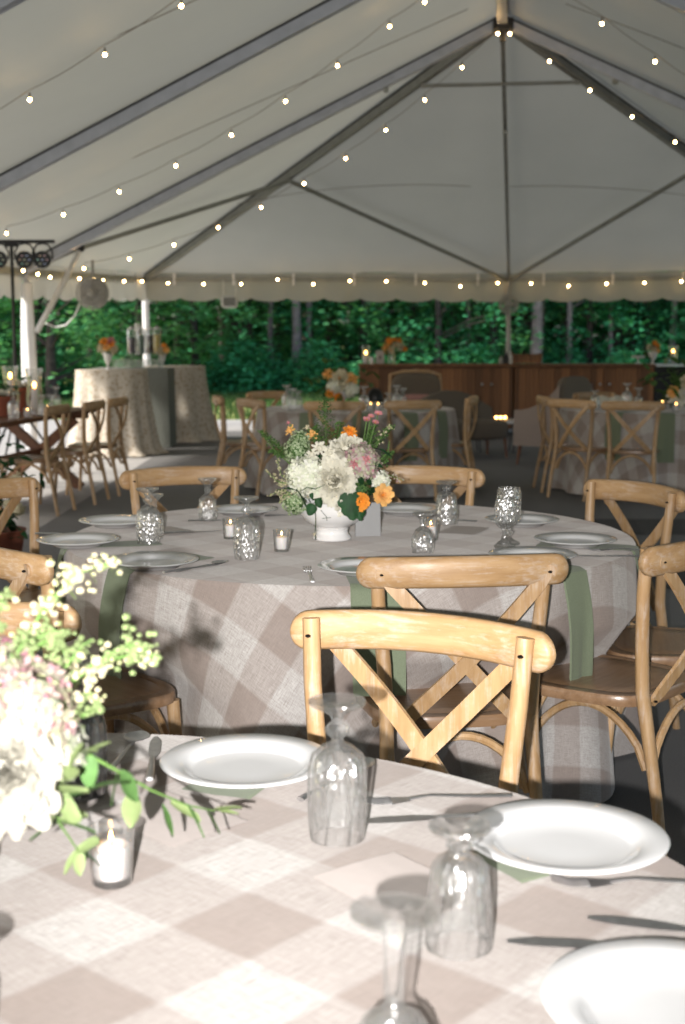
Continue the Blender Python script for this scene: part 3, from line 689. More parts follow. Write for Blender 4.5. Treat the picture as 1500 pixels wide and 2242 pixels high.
# ------------------------------------------------------------ bar
def bar_unit(x0,x1,lab,doors,rn):
    t=thing('plank_bar',lab,'bar',((x0+x1)/2,20.3,0),0,'wooden bar units'); L=x1-x0
    m=MB(); m.box((0,.02,.54),(L-.02,.52,.92)); m.build('carcass','bar_wood',t,smooth=False)
    m=MB(); m.box((0,0,1.03),(L+.01,.64,.035)); m.build('countertop','bar_wood',t,smooth=False)
    m=MB(); m.box((0,-.02,.04),(L-.1,.45,.08)); m.build('plinth','black_metal',t,smooth=False)
    x=-L/2+.02; P0=MB(); P0.box((0,0,0),(1,1,1)); pm=P0.mesh('plank','bar_wood',smooth=False)
    while x<L/2-.03:
        w=min(rn.choice((.055,.075,.095,.11,.12)),L/2-.01-x); o=obj('plank',pm,t); o.scale=(w-.006,.02,.90+rn.uniform(-.004,.004)); o.location=(x+w/2,-.25+rn.uniform(-.006,.006),.545); x+=w
    for d in doors:
        o=MB(); o.box((0,0,0),(.012,.02,.88)); q=o.build('door_frame','bar_wood',t,smooth=False); q.location=(d,-.268,.55)
        for s in (-1,1):
            k=MB(); k.ball((0,0,0),.019,10); kk=k.build('knob','steel',t); kk.location=(d+s*.07,-.29,.75)
    return t
rb=random.Random(21)
bar_unit(.24,2.53,'left wooden bar unit of upright brown planks with small knobs',(-.3,1.05-.3+.0,),rb)
bar_unit(2.54,4.62,'right wooden bar unit of upright brown planks behind the wing chair',(.30,),rb)
t=thing('back_bar_shelf','black open shelf unit at the right end of the bar','shelf',(5.6,20.3,0))
for x in (-.95,.0,.95): m=MB(); m.box((x,0,.5),(.04,.5,1.0)); m.build('side_panel','black_metal',t,smooth=False)
for z in (.05,.5): m=MB(); m.box((0,0,z),(1.86,.48,.03)); m.build('shelf_board','black_metal',t,smooth=False)
m=MB(); m.box((0,.24,.5),(1.94,.02,1.0)); m.build('back_panel','black_metal',t,smooth=False)
m=MB(); m.box((0,0,1.03),(1.98,.6,.03)); m.build('countertop','steel',t,smooth=False)
# ------------------------------------------------------------ lounge
def armchair(x,y,rz,lab,wing,mats):
    t=thing('armchair',lab,'armchair',(x,y,0),rz,'upholstered lounge armchairs'); A,B=mats
    m=MB(); m.rbox((0,.02,.36),(.60,.58,.20),.05); m.build('seat',A,t)
    m=MB(); rot=Matrix.Rotation(R(-9),3,'X'); m.rbox((0,-.30,.68),(.66,.12,.62 if not wing else .66),.05,rot=rot); bk=m.build('backrest',A,t)
    if not wing:
        m=MB(); q=[Vector((.33*sx,-.27-.1*(z-.4)*.9,z)) for sx,z in [(-1,.4),(-1.02,.7),(-.98,.96),(-.5,1.0),(0,1.01),(.5,1.0),(.98,.96),(1.02,.7),(1,.4)]]; m.tube(q,.022,8); m.build('back_frame','oak_z',bk)
    for s in (-1,1):
        m=MB()
        if wing:
            def fn(u,v,s=s):
                yy=-.30+.60*u; topz=.62+.30*(1-u)**2.2; return (s*(.34+.02*math.sin(PI*v)),yy,.22+(topz-.22)*v)
            m.grid(fn,10,6)
            def fn2(u,v,s=s):
                yy=-.30+.60*u; topz=.62+.30*(1-u)**2.2; return (s*(.27-.01*math.sin(PI*v)),yy,.22+(topz-.22)*v)
            m.grid(fn2,10,6)
            m.grid(lambda u,v,s=s:(s*(.27+.07*v),-.30+.60*u,.62+.30*(1-u)**2.2),10,1)
            m.box((s*.305,.295,.42),(.075,.02,.40)); m.build('arm',B,t)
        else:
            m.rbox((s*.33,.02,.52),(.09,.56,.12),.04); m.tube([(s*.33,.28,.5),(s*.33,.27,.3)],.02,8); m.rbox((s*.33,-.02,.38),(.06,.5,.18),.03); m.build('arm',B,t)
        for q in (-1,1):
            m=MB(); m.tube([(s*.27,q*.25,.27),(s*.30,q*.28,0)],[.024,.014],8); m.build('leg','table_wood',t)
    return t
armchair(.98,17.1,R(188),'carved grey armchair with pale wood frame and a pink cushion before the bar',False,('grey_fabric','grey_fabric'))
armchair(2.40,15.35,R(48),'high backed grey wing chair with blush sides in front of the bar',True,('grey_fabric','pink_fabric'))
m=MB(); m.rbox((0,0,0),(.42,.13,.26),.05,rot=Matrix.Rotation(R(15),3,'X')); o=tag(m.build('throw_pillow','pillow_pink'),'small pink pillow on the carved armchair','pillow'); o.location=(.95,16.98,.60)
m=MB(); m.rbox((0,0,0),(.9,.6,.4),.1); o=None
t=thing('loveseat','low grey settee behind the far centre table beside the armchair','sofa',(1.45,16.2,0),R(200))
m=MB(); m.rbox((0,0,.34),(1.0,.6,.24),.06); m.build('seat','grey_fabric',t)
m=MB(); m.grid(lambda u,v:(-.5+u,-.28-.05*v,.42+(.16+.22*math.sin(PI*min(1,u*.9)))*v),14,4); m.grid(lambda u,v:(-.5+u,-.20-.04*v,.42+(.16+.22*math.sin(PI*min(1,u*.9)))*v),14,4); m.grid(lambda u,v:(-.5+u,-.33+.09*v,.58+.22*math.sin(PI*min(1,u*.9))),14,1); m.build('backrest','grey_fabric',t)
for s in (-1,1):
    for q in (-1,1): m=MB(); m.tube([(s*.44,q*.24,.24),(s*.46,q*.26,0)],[.024,.014],8); m.build('leg','table_wood',t)
t=thing('coffee_table','low coffee table with white marble top carrying a row of tea lights','table',(1.93,17.0,0))
m=MB(); m.box((0,0,.39),(.58,.5,.04)); m.build('tabletop','marble',t)
for s in (-1,1):
    for q in (-1,1): m=MB(); m.tube([(s*.24,q*.2,.37),(s*.2,q*.2,0)],.009,6); m.build('leg','black_metal',t)
for i,x in enumerate((1.80,1.86,1.92,1.975,2.03)):
    t=thing('tea_light',['tea light at the left end of the row on the coffee table','second tea light from the left on the coffee table','middle tea light of the row on the coffee table','second tea light from the right on the coffee table','tea light at the right end of the row on the coffee table'][i],'candle',(x,16.85,.41),0,'tea lights in a row on the coffee table')
    m=MB(); m.lathe([(.018,0),(.022,.035),(.0205,.035),(.017,.004)],14); m.build('glass_cup','thin_glass',t); m=MB(); m.ball((0,0,.035),.017,8); m.build('flame','candle_far',t)
# ------------------------------------------------------------ hanging fans, lamp, stage lights
def fan(x,y,z,r,lab,solid):
    t=thing('wall_fan',lab,'fan',(x,y,z),0,'round caged fans hung under the valance')
    m=MB()
    for k in range(16):
        a=2*PI*k/16; m.tube([(.04*math.cos(a),-.05,.04*math.sin(a)),(r*.6*math.cos(a),-.085,r*.6*math.sin(a)),(r*math.cos(a),0,r*math.sin(a)),(r*.6*math.cos(a),.085,r*.6*math.sin(a))],.004,4)
    for q,yy in ((1,0),(.8,-.06),(.6,-.085),(.35,-.075),(.8,.06)):
        m.tube([(q*r*math.cos(a),yy,q*r*math.sin(a)) for a in [2*PI*i/28 for i in range(29)]],.006 if q<1 else .012,5,caps=False)
    m.build('cage','wire_cage',t)
    for k in range(3):
        a0=2*PI*k/3; m=MB(); m.grid(lambda u,v:((.05+u*(r*.85-.05))*math.cos(a0+(v-.5)*.95),.012+(v-.5)*.05,(.05+u*(r*.85-.05))*math.sin(a0+(v-.5)*.95)),5,4); m.build('blade','grille',t)
    m=MB(); m.lathe([(.02,-.05),(.055,-.04),(.055,.1),(.02,.13)],14); m.M=Matrix(); o=m.build('motor','grille',t); o.rotation_euler=(R(90),0,0)
    if solid:
        m=MB(); m.rbox((0,.1,0),(r*1.75,.10,r*1.75),.12); m.build('back_housing','wire_cage',t)
    m=MB(); m.tube([(0,.05,r*.7),(0,.06,r+.22)],.02,8); m.build('bracket','wire_cage',t)
    return t
f=fan(-3.3,18.0,2.02,.21,'large round grey fan hanging at the left behind the knee brace',True)
m=MB(); q=[(-.17,0,-.14),(-.24,0,-.3),(-.36,0,-.42),(-.5,0,-.45),(-.56,-.3,-.40)]; m.tube(q,.011,6); m.build('power_cord','white_vinyl',f)
fan(2.58,21.15,1.95,.145,'smaller round wire fan clamped to the middle end pole',False)
t=thing('flood_light','square white flood lamp hanging from the far eave','lamp',(-1.79,21.6,2.0))
m=MB(); m.rbox((0,0,0),(.27,.07,.21),.03); m.build('housing','white_metal',t)
m=MB(); m.box((0,-.038,0),(.19,.012,.13)); m.build('lens','grille',t,smooth=False)
m=MB(); 
for k in range(4): m.box((-.07+k*.047,-.047,0),(.012,.008,.13))
m.build('fin','black_metal',t,smooth=False)
m=MB(); m.tube([(-.1,.03,.1),(-.1,.03,.34)],.008,6); m.tube([(.1,.03,.1),(.1,.03,.34)],.008,6); m.build('bracket','white_metal',t)
SX=-3.43; SY=14.2
t=thing('lighting_stand','black T bar lighting stand at the left behind the farm table','light stand',(SX,SY,0))
m=MB(); m.tube([(0,0,.5),(0,0,2.42)],.018,8); m.tube([(0,0,.2),(0,0,1.3)],.024,8); m.build('pole','black_metal',t)
m=MB(); m.box((.02,0,2.42),(.86,.035,.035)); m.box((0,0,2.40),(.14,.06,.07)); m.build('crossbar','black_metal',t,smooth=False)
for k in range(3): a=2*PI*k/3+.4; m=MB(); m.tube([(0,0,.75),(.5*math.cos(a),.5*math.sin(a),.02)],.013,8); m.build('leg','black_metal',t)
LC=[(.9,.5,.2),(.3,.8,.5),(.8,.8,.4),(.5,.6,.9),(.9,.4,.4)]
lm=[]
for i,c in enumerate(LC): emit('led_%d'%i,tuple(.5*x+.25 for x in c),.22); lm.append('led_%d'%i)
for i,(dx,lab) in enumerate(((-.33,'stage light at the outer left end of the T bar'),(-.13,'round black stage light left of the stand pole with green and amber cells'),(.14,'round black stage light just right of the stand pole'),(.325,'round black stage light at the right end of the T bar'))):
    t=thing('par_light',lab,'stage light',(SX+dx,SY-.02,2.235),R(4),'black stage lights hung on the T bar')
    m=MB(); m.lathe([(.05,-.11),(.075,-.10),(.088,-.02),(.09,.05),(.082,.052),(.08,.03),(.01,.03)],20); o=m.build('housing','black_metal',t); o.rotation_euler=(R(95),0,0)
    m=MB(); m.tube([(-.1,0,.0),(-.1,0,.08),(-.06,0,.15),(0,0,.165),(.06,0,.15),(.1,0,.08),(.1,0,0)],.010,6); m.build('yoke','black_metal',t)
    for k in range(7):
        rr=0 if k==0 else .048; a=k*PI/3; m=MB(); m.ball((0,0,0),.013,8,.5); o=m.build('led_cell',lm[(k+i)%5],t); o.location=(rr*math.cos(a),-.035+.0*k,rr*math.sin(a)-.004)
# ------------------------------------------------------------ tableware
TZ=.767
def plate_mesh():
    m=MB(); r=.1315
    m.lathe([(.075,.0),(.078,0),(.082,.004),(.10,.011),(r-.002,.0185),(r,.0205),(r-.002,.0225),(.098,.0155),(.0915,.012),(.086,.0075),(.080,.0062),(.04,.0058),(.0008,.0058)],72)
    return m.mesh('plate','plate_white',angle=60)
PM=plate_mesh()
def plate(x,y,lab,grp):
    o=tag(obj('dinner_plate',PM),lab,'plate',grp); o.location=(x,y,TZ+.004); o.rotation_euler=(0,0,rnd.uniform(0,6)); return o
def napkin_strip(c,Rr,a,lab,grp,w=.105,l=.40,inn=.30):
    """folded napkin lying under a plate and hanging over the table edge"""
    m=MB(); n=30; rad=CLOTH.get((c[0],c[1])) or (lambda th,q:Rr); ph=rnd.uniform(0,6)
    def layer(dx,dw,sh,k0=0):
        def fn(u,v):
            s=-inn+(inn+l+(.010 if sh else 0)*v)*v; t=(u-.5)*(w-dw)*(1-.05*v)+dx+.004*math.sin(v*7+ph)*max(0,v-.4)
            if s<=0: r=Rr+s; return (r,t,TZ+.0015+sh*.5+.0006*math.sin(u*9+v*14))
            q=s; rr=max(rad(a+e,min(q,.17)) for e in (-.06,-.03,0,.03,.06))/max(.5,math.cos(t/Rr))-(1/max(.5,math.cos(t/Rr))-1)*Rr*1.6+.012*min(1,q/.1)+.004+sh+.005*math.sin(u*6+ph)*min(1,q*4)+.003*math.sin(u*13+q*9)*min(1,q*4)
            return (rr,t,TZ+.001-q+min(.004,q*.1))
        return fn
    m.grid(layer(0,0,0),6,n); m.grid(layer(.003,.004,.003),6,n)
    e=layer(0,0,0); f2=layer(.003,.004,.003)
    m.grid(lambda u,v:Vector(e(0,v))*(1-u)+Vector(f2(0,v))*u,1,n); m.grid(lambda u,v:Vector(e(1,v))*(1-u)+Vector(f2(1,v))*u,1,n); m.grid(lambda u,v:Vector(e(u,1))*(1-v)+Vector(f2(u,1))*v,6,1)
    o=tag(m.build('napkin','sage_napkin',angle=50),lab,'napkin',grp); o.location=(c[0],c[1],0); o.rotation_euler=(0,0,a); return o
def flute(n,amp,z0,z1):
    def rf(a,i,r,z):
        if z<z0 or z>z1 or r<.012: return 1
        return 1+amp*(abs(math.cos(a*n/2))-.5)
    return rf
def goblet_mesh(kind):
    m=MB(); n=132
    if kind=='tall':   # rounded bowl, ball stem; profile given upside down, rim on the table
        h=.187; out=[(.0365,0),(.0372,.03),(.0375,.07),(.0372,.095),(.033,.112),(.022,.124),(.009,.131),(.0075,.136),(.0155,.143),(.0165,.149),(.0105,.156),(.0065,.16),(.010,.167),(.022,.175),(.036,.181),(.038,.184),(.0375,h)]
        inn=[(.001,h-.004),(.001,.126),(.020,.118),(.0305,.106),(.034,.092),(.0343,.06),(.0345,.03),(.0345,0)]; rf=flute(12,.17,.004,.12)
    elif kind=='cone':
        h=.137; out=[(.037,0),(.0362,.03),(.033,.065),(.0295,.09),(.024,.099),(.012,.103),(.010,.108),(.015,.113),(.013,.119),(.020,.126),(.033,.132),(.0345,.134),(.0335,h)]
        inn=[(.001,h-.006),(.001,.096),(.022,.092),(.0265,.085),(.030,.063),(.0332,.03),(.034,0)]; rf=flute(16,.10,.004,.098)
    elif kind=='stem':
        h=.165; out=[(.036,0),(.0385,.018),(.036,.045),(.026,.064),(.012,.073),(.0085,.08),(.0095,.105),(.0085,.14),(.012,.150),(.026,.156),(.0385,.161),(.0385,h)]
        inn=[(.001,h-.004),(.001,.067),(.022,.060),(.0335,.044),(.036,.018),(.0335,0)]; rf=flute(10,.1,.004,.145)
    elif kind=='short':
        h=.155; out=[(.0285,0),(.0325,.02),(.0305,.05),(.0295,.078),(.021,.09),(.010,.097),(.0085,.104),(.012,.112),(.009,.12),(.012,.13),(.027,.145),(.034,.15),(.0335,h)]
        inn=[(.001,h-.004),(.001,.09),(.018,.085),(.0265,.074),(.0275,.05),(.0297,.02),(.026,0)]; rf=flute(16,.13,.004,.088)
    elif kind=='diamond':
        h=.125; out=[(.031,0),(.034,.02),(.033,.05),(.022,.072),(.010,.08),(.008,.09),(.011,.096),(.008,.103),(.022,.114),(.034,.119),(.0335,h)]
        inn=[(.001,h-.004),(.001,.072),(.018,.067),(.030,.048),(.031,.02),(.0285,0)]
        def rf(a,i,r,z): return 1+(.11*(abs(math.cos(a*9+z*140))*abs(math.cos(a*9-z*140))-.3) if z<.075 and r>.012 else 0)
    m.lathe(out,n,rf=rf); ov=len(out)
    # drop lathe caps, then add the inner wall as one closed skin
    m2=MB(); prof=out+inn; m2.lathe(prof,n,rf=lambda a,i,r,z:(rf(a,i,r,z) if i<ov else 1),close=True)
    return m2.mesh('goblet','clear_glass',angle=35)
GL={k:goblet_mesh(k) for k in ('tall','cone','stem','short','diamond')}
GS={}
for k,me in GL.items():
    c=me.copy(); c.materials.clear(); c.materials.append(MAT['smoke_glass']); GS[k]=c
GG='pressed glass goblets turned upside down'
def goblet(x,y,kind,lab,up=False,smoke=False,grp=GG,sc=1):
    me=(GS if smoke else GL)[kind]; h=max(v.co.z for v in me.vertices)
    o=tag(obj('goblet',me),lab,'goblet',grp); o.location=(x,y,TZ+.0015+(h*sc if up else 0)); o.scale=(sc,)*3; o.rotation_euler=(PI if up else 0,0,rnd.uniform(0,6)); return o
FM=MB(); FM.lathe([(.0004,0),(.0018,.002),(.0024,.004),(.0016,.008),(.0004,.012)],8)
FLM=FM.mesh('flame','flame_glow')
def votive(x,y,z,lab,grp='votive candles in clear glass cups',sc=1.):
    t=thing('votive_candle',lab,'candle',(x,y,z),0,grp); t.scale=(sc,)*3
    m=MB(); m.lathe([(.022,0),(.0235,.002),(.0275,.066),(.0285,.067),(.0262,.067),(.0225,.008),(.001,.007),(.001,.0)],24,close=True); m.build('glass_cup','thin_glass',t)
    m=MB(); m.lathe([(.0195,.0085),(.0205,.010),(.0215,.044),(.0205,.0455),(.006,.0445),(.0008,.0445)],20); w=m.build('wax','wax',t)
    m=MB(); m.tube([(0,0,.044),(.001,0,.051)],.0009,5); m.build('wick','black_metal',w)
    f=obj('flame',FLM,t); f.location=(0,0,.0505); return t
def cutlery_mesh(kind):
    m=MB(); n=9; L=.20
    if kind=='knife':
        m.tube([(0,-.11,.004),(0,-.05,.0045),(0,0,.004)],[.0062,.0055,.0035],8,flat=.55,up=(1,0,0))
        m.grid(lambda u,v:((u-.4)*.019*(1-.75*max(0,v-.75)/.25)*min(1,.5+v*2),.0+.11*v,.0035+.0008*(u-.5)),4,10)
        m.grid(lambda u,v:((u-.4)*.019*(1-.75*max(0,v-.75)/.25)*min(1,.5+v*2),.0+.11*v,.0022),4,10)
    elif kind=='spoon':
        m.tube([(0,-.12,.004),(0,-.07,.005),(0,.0,.007),(0,.03,.004)],[.0065,.005,.003,.0035],8,flat=.5,up=(1,0,0))
        for z in (0,.0012): m.grid(lambda u,v:((u-.5)*.042*math.sin(PI*min(.999,max(.02,v)))**.6,.025+.062*v,.008+z-.006*math.sin(PI*v)*math.sin(PI*u)),6,10)
    else:
        m.tube([(0,-.12,.004),(0,-.07,.005),(0,.0,.009),(0,.03,.005)],[.006,.005,.003,.005],8,flat=.45,up=(1,0,0))
        m.grid(lambda u,v:((u-.5)*(.012+.014*v),.028+.03*v,.005-.002*v),5,4); m.grid(lambda u,v:((u-.5)*(.012+.014*v),.028+.03*v,.0035-.002*v),5,4)
        for k in range(4): x=(k-1.5)*.0066; m.tube([(x,.056,.0035),(x,.08,.003),(x,.102,.009)],[.0017,.0016,.0009],5)
    return m.mesh(kind,'steel',angle=50)
CM={k:cutlery_mesh(k) for k in ('knife','spoon','fork')}
def cutlery(kind,x,y,ax,ay,lab,grp):
    """x,y middle; ax,ay direction of the tip"""
    o=tag(obj('table_'+kind,CM[kind]),lab,kind,grp); o.location=(x,y,TZ+.001); o.rotation_euler=(0,0,math.atan2(-ax,ay)); return o
def card(x,y,rz,lab,w=.13,h=.18):
    m=MB(); m.grid(lambda u,v:((u-.5)*w,(v-.5)*h,.0012+.0015*math.sin(u*3)),4,4); m.grid(lambda u,v:((u-.5)*w,(v-.5)*h,.0006+.0015*math.sin(u*3)),4,4)
    o=tag(m.build('menu_card','paper_pink',smooth=False),lab,'menu card','blank blush menu cards'); o.location=(x,y,TZ); o.rotation_euler=(0,0,rz)
GP='white dinner plates on the middle table'; GPN='white dinner plates on the nearest table'
for x,y,l in [(-.80,4.72,'white plate at the back left of the middle table, highest on the left'),(-.845,4.26,'white plate at the far left edge of the middle table'),
  (-.549,3.86,'white plate above the left hanging green napkin'),(-.375,5.03,'white plate behind the goblets left of the bouquet'),(.235,5.05,'white plate right behind the orange flowers'),
  (.635,4.74,'white plate behind the upright goblets'),(.745,4.27,'white plate at the right edge of the middle table'),(.565,3.96,'white plate just behind the rail of the front chair'),(.06,3.76,'white plate half hidden by the front chair rail, left end')]: plate(x,y,l,GP)
for x,y,l in [(-.146,1.985,'large white plate in the centre of the nearest table beside the tall goblet'),(.288,1.672,'large white plate on the right of the nearest table'),(.325,1.235,'white plate cut off at the bottom right corner')]: plate(x,y,l,GPN)
GNK='sage green napkins hanging over table edges'
for p,l,ln in [((-.637,3.842),'sage napkin hanging over the left front of the middle table onto a chair seat',.32),((.094,3.574),'sage napkin hanging beside the front chair, seen through its left side',.29),((.655,3.816),'sage napkin hanging right of the front chair',.31),((.745,4.27),'sage napkin seen edge on at the right of the middle table',.30),((-.845,4.26),'sage napkin at the left edge behind the chair',.3)]:
    napkin_strip(MC,.945,ang(MC,p),l,GNK,.15 if ln==.29 else .11,ln)
for p,l in [((-.146,1.985),'sage napkin under the centre plate of the nearest table'),((.288,1.672),'sage napkin under the right plate of the nearest table')]: napkin_strip(NC,.95,ang(NC,p),l,GNK,.11,.22,.222 if p[0]>0 else .270)
for i,(cx,cy,a) in enumerate([(AC[0],AC[1],-118),(AC[0],AC[1],-60),(AC[0],AC[1],-88),(AC[0],AC[1],-35),(BC[0],BC[1],-128),(BC[0],BC[1],-100),(BC[0],BC[1],-75)]):
    napkin_strip((cx,cy),.94,R(a),['shaded sage napkin at the left front of the far centre table','shaded sage napkin right of the X back chair at the far centre table','shaded sage napkin at the middle front of the far centre table','shaded sage napkin at the right of the far centre table','shaded sage napkin at the left of the far right table','shaded sage napkin between two chairs at the far right table','shaded sage napkin behind the X back chair at the far right table'][i],GNK,.16,.42)
goblet(-.007,1.724,'tall','tall fluted goblet upside down in the centre of the nearest table')
goblet(.127,1.402,'cone','tapering cut glass goblet upside down in front of the right plate')
goblet(.045,1.12,'stem','long stemmed goblet upside down at the bottom edge')
goblet(-.385,1.90,'tall','smoky fluted goblet upside down behind the foreground flowers',smoke=True,sc=1.06)
goblet(-.352,1.115,'cone','glass cut off in the bottom left corner')
goblet(-.628,4.312,'tall','diamond cut goblet upside down at the left of the middle table',sc=.96)
goblet(-.625,4.43,'short','goblet standing just behind the left cut goblet with its foot showing above',sc=.95)
goblet(-.49,4.859,'short','small fluted goblet upside down in front of the back left chair')
goblet(-.289,4.012,'tall','tall fluted goblet upside down with a bright spark, left of the bouquet')
goblet(.372,4.786,'cone','tapering goblet upside down between the bouquet and the upright goblets',sc=1.12)
goblet(.248,4.125,'diamond','low diamond pattern goblet upside down before the right candle')
goblet(.535,4.30,'tall','tall upright goblet behind another at the right of the middle table',up=True,grp='upright goblets on the middle table',sc=.98)
goblet(.515,4.235,'short','upright goblet in front of a taller one at the right of the middle table',up=True,grp='upright goblets on the middle table')
votive(-.282,1.577,TZ,'lit votive candle on the nearest table beside trailing leaves',sc=1.05)
votive(-.372,4.432,TZ,'lit votive candle half behind the sparkling goblet')
votive(-.19,4.161,TZ,'lit votive candle left of the footed bowl')
votive(.291,4.401,TZ,'lit votive candle behind the diamond pattern goblet')
m=MB(); m.box((0,0,.058),(.085,.012,.112)); o=tag(m.build('table_card','card_white',smooth=False),'blank white acrylic stand card behind the footed bowl','table card'); o.location=(.085,4.47,TZ); o.rotation_euler=(R(-6),0,R(8))
GC='cutlery on the middle table'; GCN='cutlery on the nearest table'
for k,x,y,ax,ay,l in [('spoon',-.395,3.86,.6,.75,'spoon lying left of the sparkling goblet'),('knife',-.43,3.83,.65,.7,'knife beside the spoon at the front left of the middle table'),('fork',-.093,3.72,-.1,1,'fork lying alone at the front centre of the middle table'),
   ('spoon',-.44,4.83,.8,-.1,'spoon behind the small fluted goblet'),('knife',-.52,4.56,1,.3,'knife right of the back left plate'),('knife',-.93,4.50,1,-.12,'knife lying between the two leftmost plates'),('spoon',-.66,4.05,.9,.55,'spoon right of the far left plate'),
   ('knife',.38,4.86,-1,.3,'knife left of the plate behind the upright goblets'),('spoon',-.17,4.99,1,.1,'spoon right of the plate behind the votive'),('knife',.80,4.04,-1,.1,'knife poking right from under the front right plate'),('fork',.86,4.16,-1,.05,'fork right of the front right plate'),('knife',.05,4.93,1,.1,'knife by the bouquet at the back')]: cutlery(k,x,y,ax,ay,l,GC)
for k,x,y,ax,ay,l in [('knife',-.30,2.06,-.1,1,'dark knife left of the centre plate'),('spoon',-.345,2.10,.1,1,'spoon left of the knife near the back edge'),('spoon',.0,1.965,.5,.85,'spoon handle right behind the tall goblet'),
   ('fork',.125,1.865,-1,-.12,'fork with tines to the left beside the tall goblet'),('knife',.13,1.79,-1,-.15,'knife below the fork pointing at the tall goblet'),
   ('fork',.355,1.565,-1,.02,'fork right of the cut glass goblet in front of the right plate'),('knife',.385,1.435,-1,.30,'broad knife by the bottom right plate'),('knife',.29,1.395,-1,.1,'knife tip half under the bottom right plate')]: cutlery(k,x,y,ax,ay,l,GCN)
card(.07,1.56,.65,'blush menu card in front of the tall goblet'); card(-.24,1.80,.8,'blush menu card left under the trailing leaves'); card(-.04,1.06,.2,'blush menu card near the bottom edge')
card(-.60,4.60,.7,'blush menu card behind the left goblets'); card(-.05,4.90,.3,'blush menu card behind the bouquet'); card(.42,4.62,-.4,'blush menu card by the right candle')

# ------------------------------------------------------------ flowers
def petal(m,c,d,up,L,w,cup=.3,nu=3,nv=4,tip=.7,curl=.15,rn=rnd):
    d=d.normalized(); s=d.cross(up).normalized(); n=s.cross(d)
    vs=[]
    for j in range(nv+1):
        v=j/nv; ww=w*(math.sin(PI*min(1,.12+v*.78))**tip)
        for i in range(nu+1):
            u=i/nu*2-1
            vs.append(c+d*L*v+s*u*ww*.5+n*(cup*L*(v**1.5)-curl*L*v*v*abs(u)+.02*L*math.sin(9*u+j)))
    m.add(vs,[(j*(nu+1)+i,j*(nu+1)+i+1,(j+1)*(nu+1)+i+1,(j+1)*(nu+1)+i) for j in range(nv) for i in range(nu)])
def facing(q):  # frame with z axis along q
    z=Vector(q).normalized(); x=z.orthogonal().normalized(); return Matrix((x,z.cross(x),z)).transposed()
def peony(c,r,face,mat,parent,name='peony',seed=1,layers=9,k0=13):
    rn=random.Random(seed); m=MB(); F=facing(face); c=Vector(c)
    m.ball(c-F@Vector((0,0,r*.1)),r*.5,10)
    for j in range(layers):
        f=j/(layers-1); cnt=k0+int(j*.9)
        for i in range(cnt):
            el=R(66-76*f+rn.uniform(-14,14)); a=2*PI*i/cnt+j*1.3+rn.uniform(-.3,.3); d=F@Vector((math.cos(a)*math.cos(el),math.sin(a)*math.cos(el),math.sin(el)))
            up=F@Vector((-math.cos(a)*math.sin(el),-math.sin(a)*math.sin(el),math.cos(el)))
            base=c+F@Vector((math.cos(a),math.sin(a),0))*r*.28*f-F@Vector((0,0,1))*r*.25
            petal(m,base,d,up,r*(.66+.40*f)*rn.uniform(.8,1.1),r*rn.uniform(.36,.62),cup=.75*(1-f)+.16,curl=.4*rn.uniform(.2,1),tip=.6)
    return m.build(name,mat,parent,angle=0)
def hydrangea(c,r,face,mat,parent,name='hydrangea',seed=1,n=110,fr=.2,core='leaf_mid'):
    rn=random.Random(seed); m=MB(); c=Vector(c); F=facing(face)
    for i in range(n):
        z=1-(i+.5)/n*1.45; a=i*2.39996+rn.uniform(-.2,.2); q=math.sqrt(max(0,1-z*z)); d=F@Vector((q*math.cos(a),q*math.sin(a),z))
        p=c+d*r*rn.uniform(.80,1.02); G=facing(d+Vector((rn.gauss(0,.25),rn.gauss(0,.25),rn.gauss(0,.25)))); s=r*fr*rn.uniform(.8,1.3)
        for k in range(4):
            b=k*PI/2+rn.uniform(-.15,.15); u=G@Vector((math.cos(b),math.sin(b),.25)); w=G@Vector((-math.sin(b),math.cos(b),0))
            m.v+=[tuple(p),tuple(p+u*s*.6+w*s*.42),tuple(p+u*s*1.0),tuple(p+u*s*.6-w*s*.42)]; o=len(m.v)-4; m.f.append((o,o+1,o+2,o+3))
    o=m.build(name,mat,parent,smooth=False)
    b=MB(); b.ball(c,r*.74,10); b.build('flower_core',core,o); return o
def open_flower(c,r,face,mat,parent,name='cosmos',seed=1,n=9,layers=2,eye='petal_orange'):
    rn=random.Random(seed); m=MB(); F=facing(face); c=Vector(c)
    for j in range(layers):
        for i in range(n):
            a=2*PI*(i+.5*j)/n+rn.uniform(-.1,.1); el=R(12+28*j); d=F@Vector((math.cos(a)*math.cos(el),math.sin(a)*math.cos(el),math.sin(el))); up=F@Vector((-math.cos(a)*math.sin(el),-math.sin(a)*math.sin(el),math.cos(el)))
            petal(m,c,d,up,r*(1-.3*j)*rn.uniform(.85,1.08),r*.66,cup=.14,curl=.12,tip=.5)
    o=m.build(name,mat,parent,angle=0); b=MB(); b.ball(c+F@Vector((0,0,1))*r*.12,r*.16,8); b.build('flower_eye',eye,o); return o
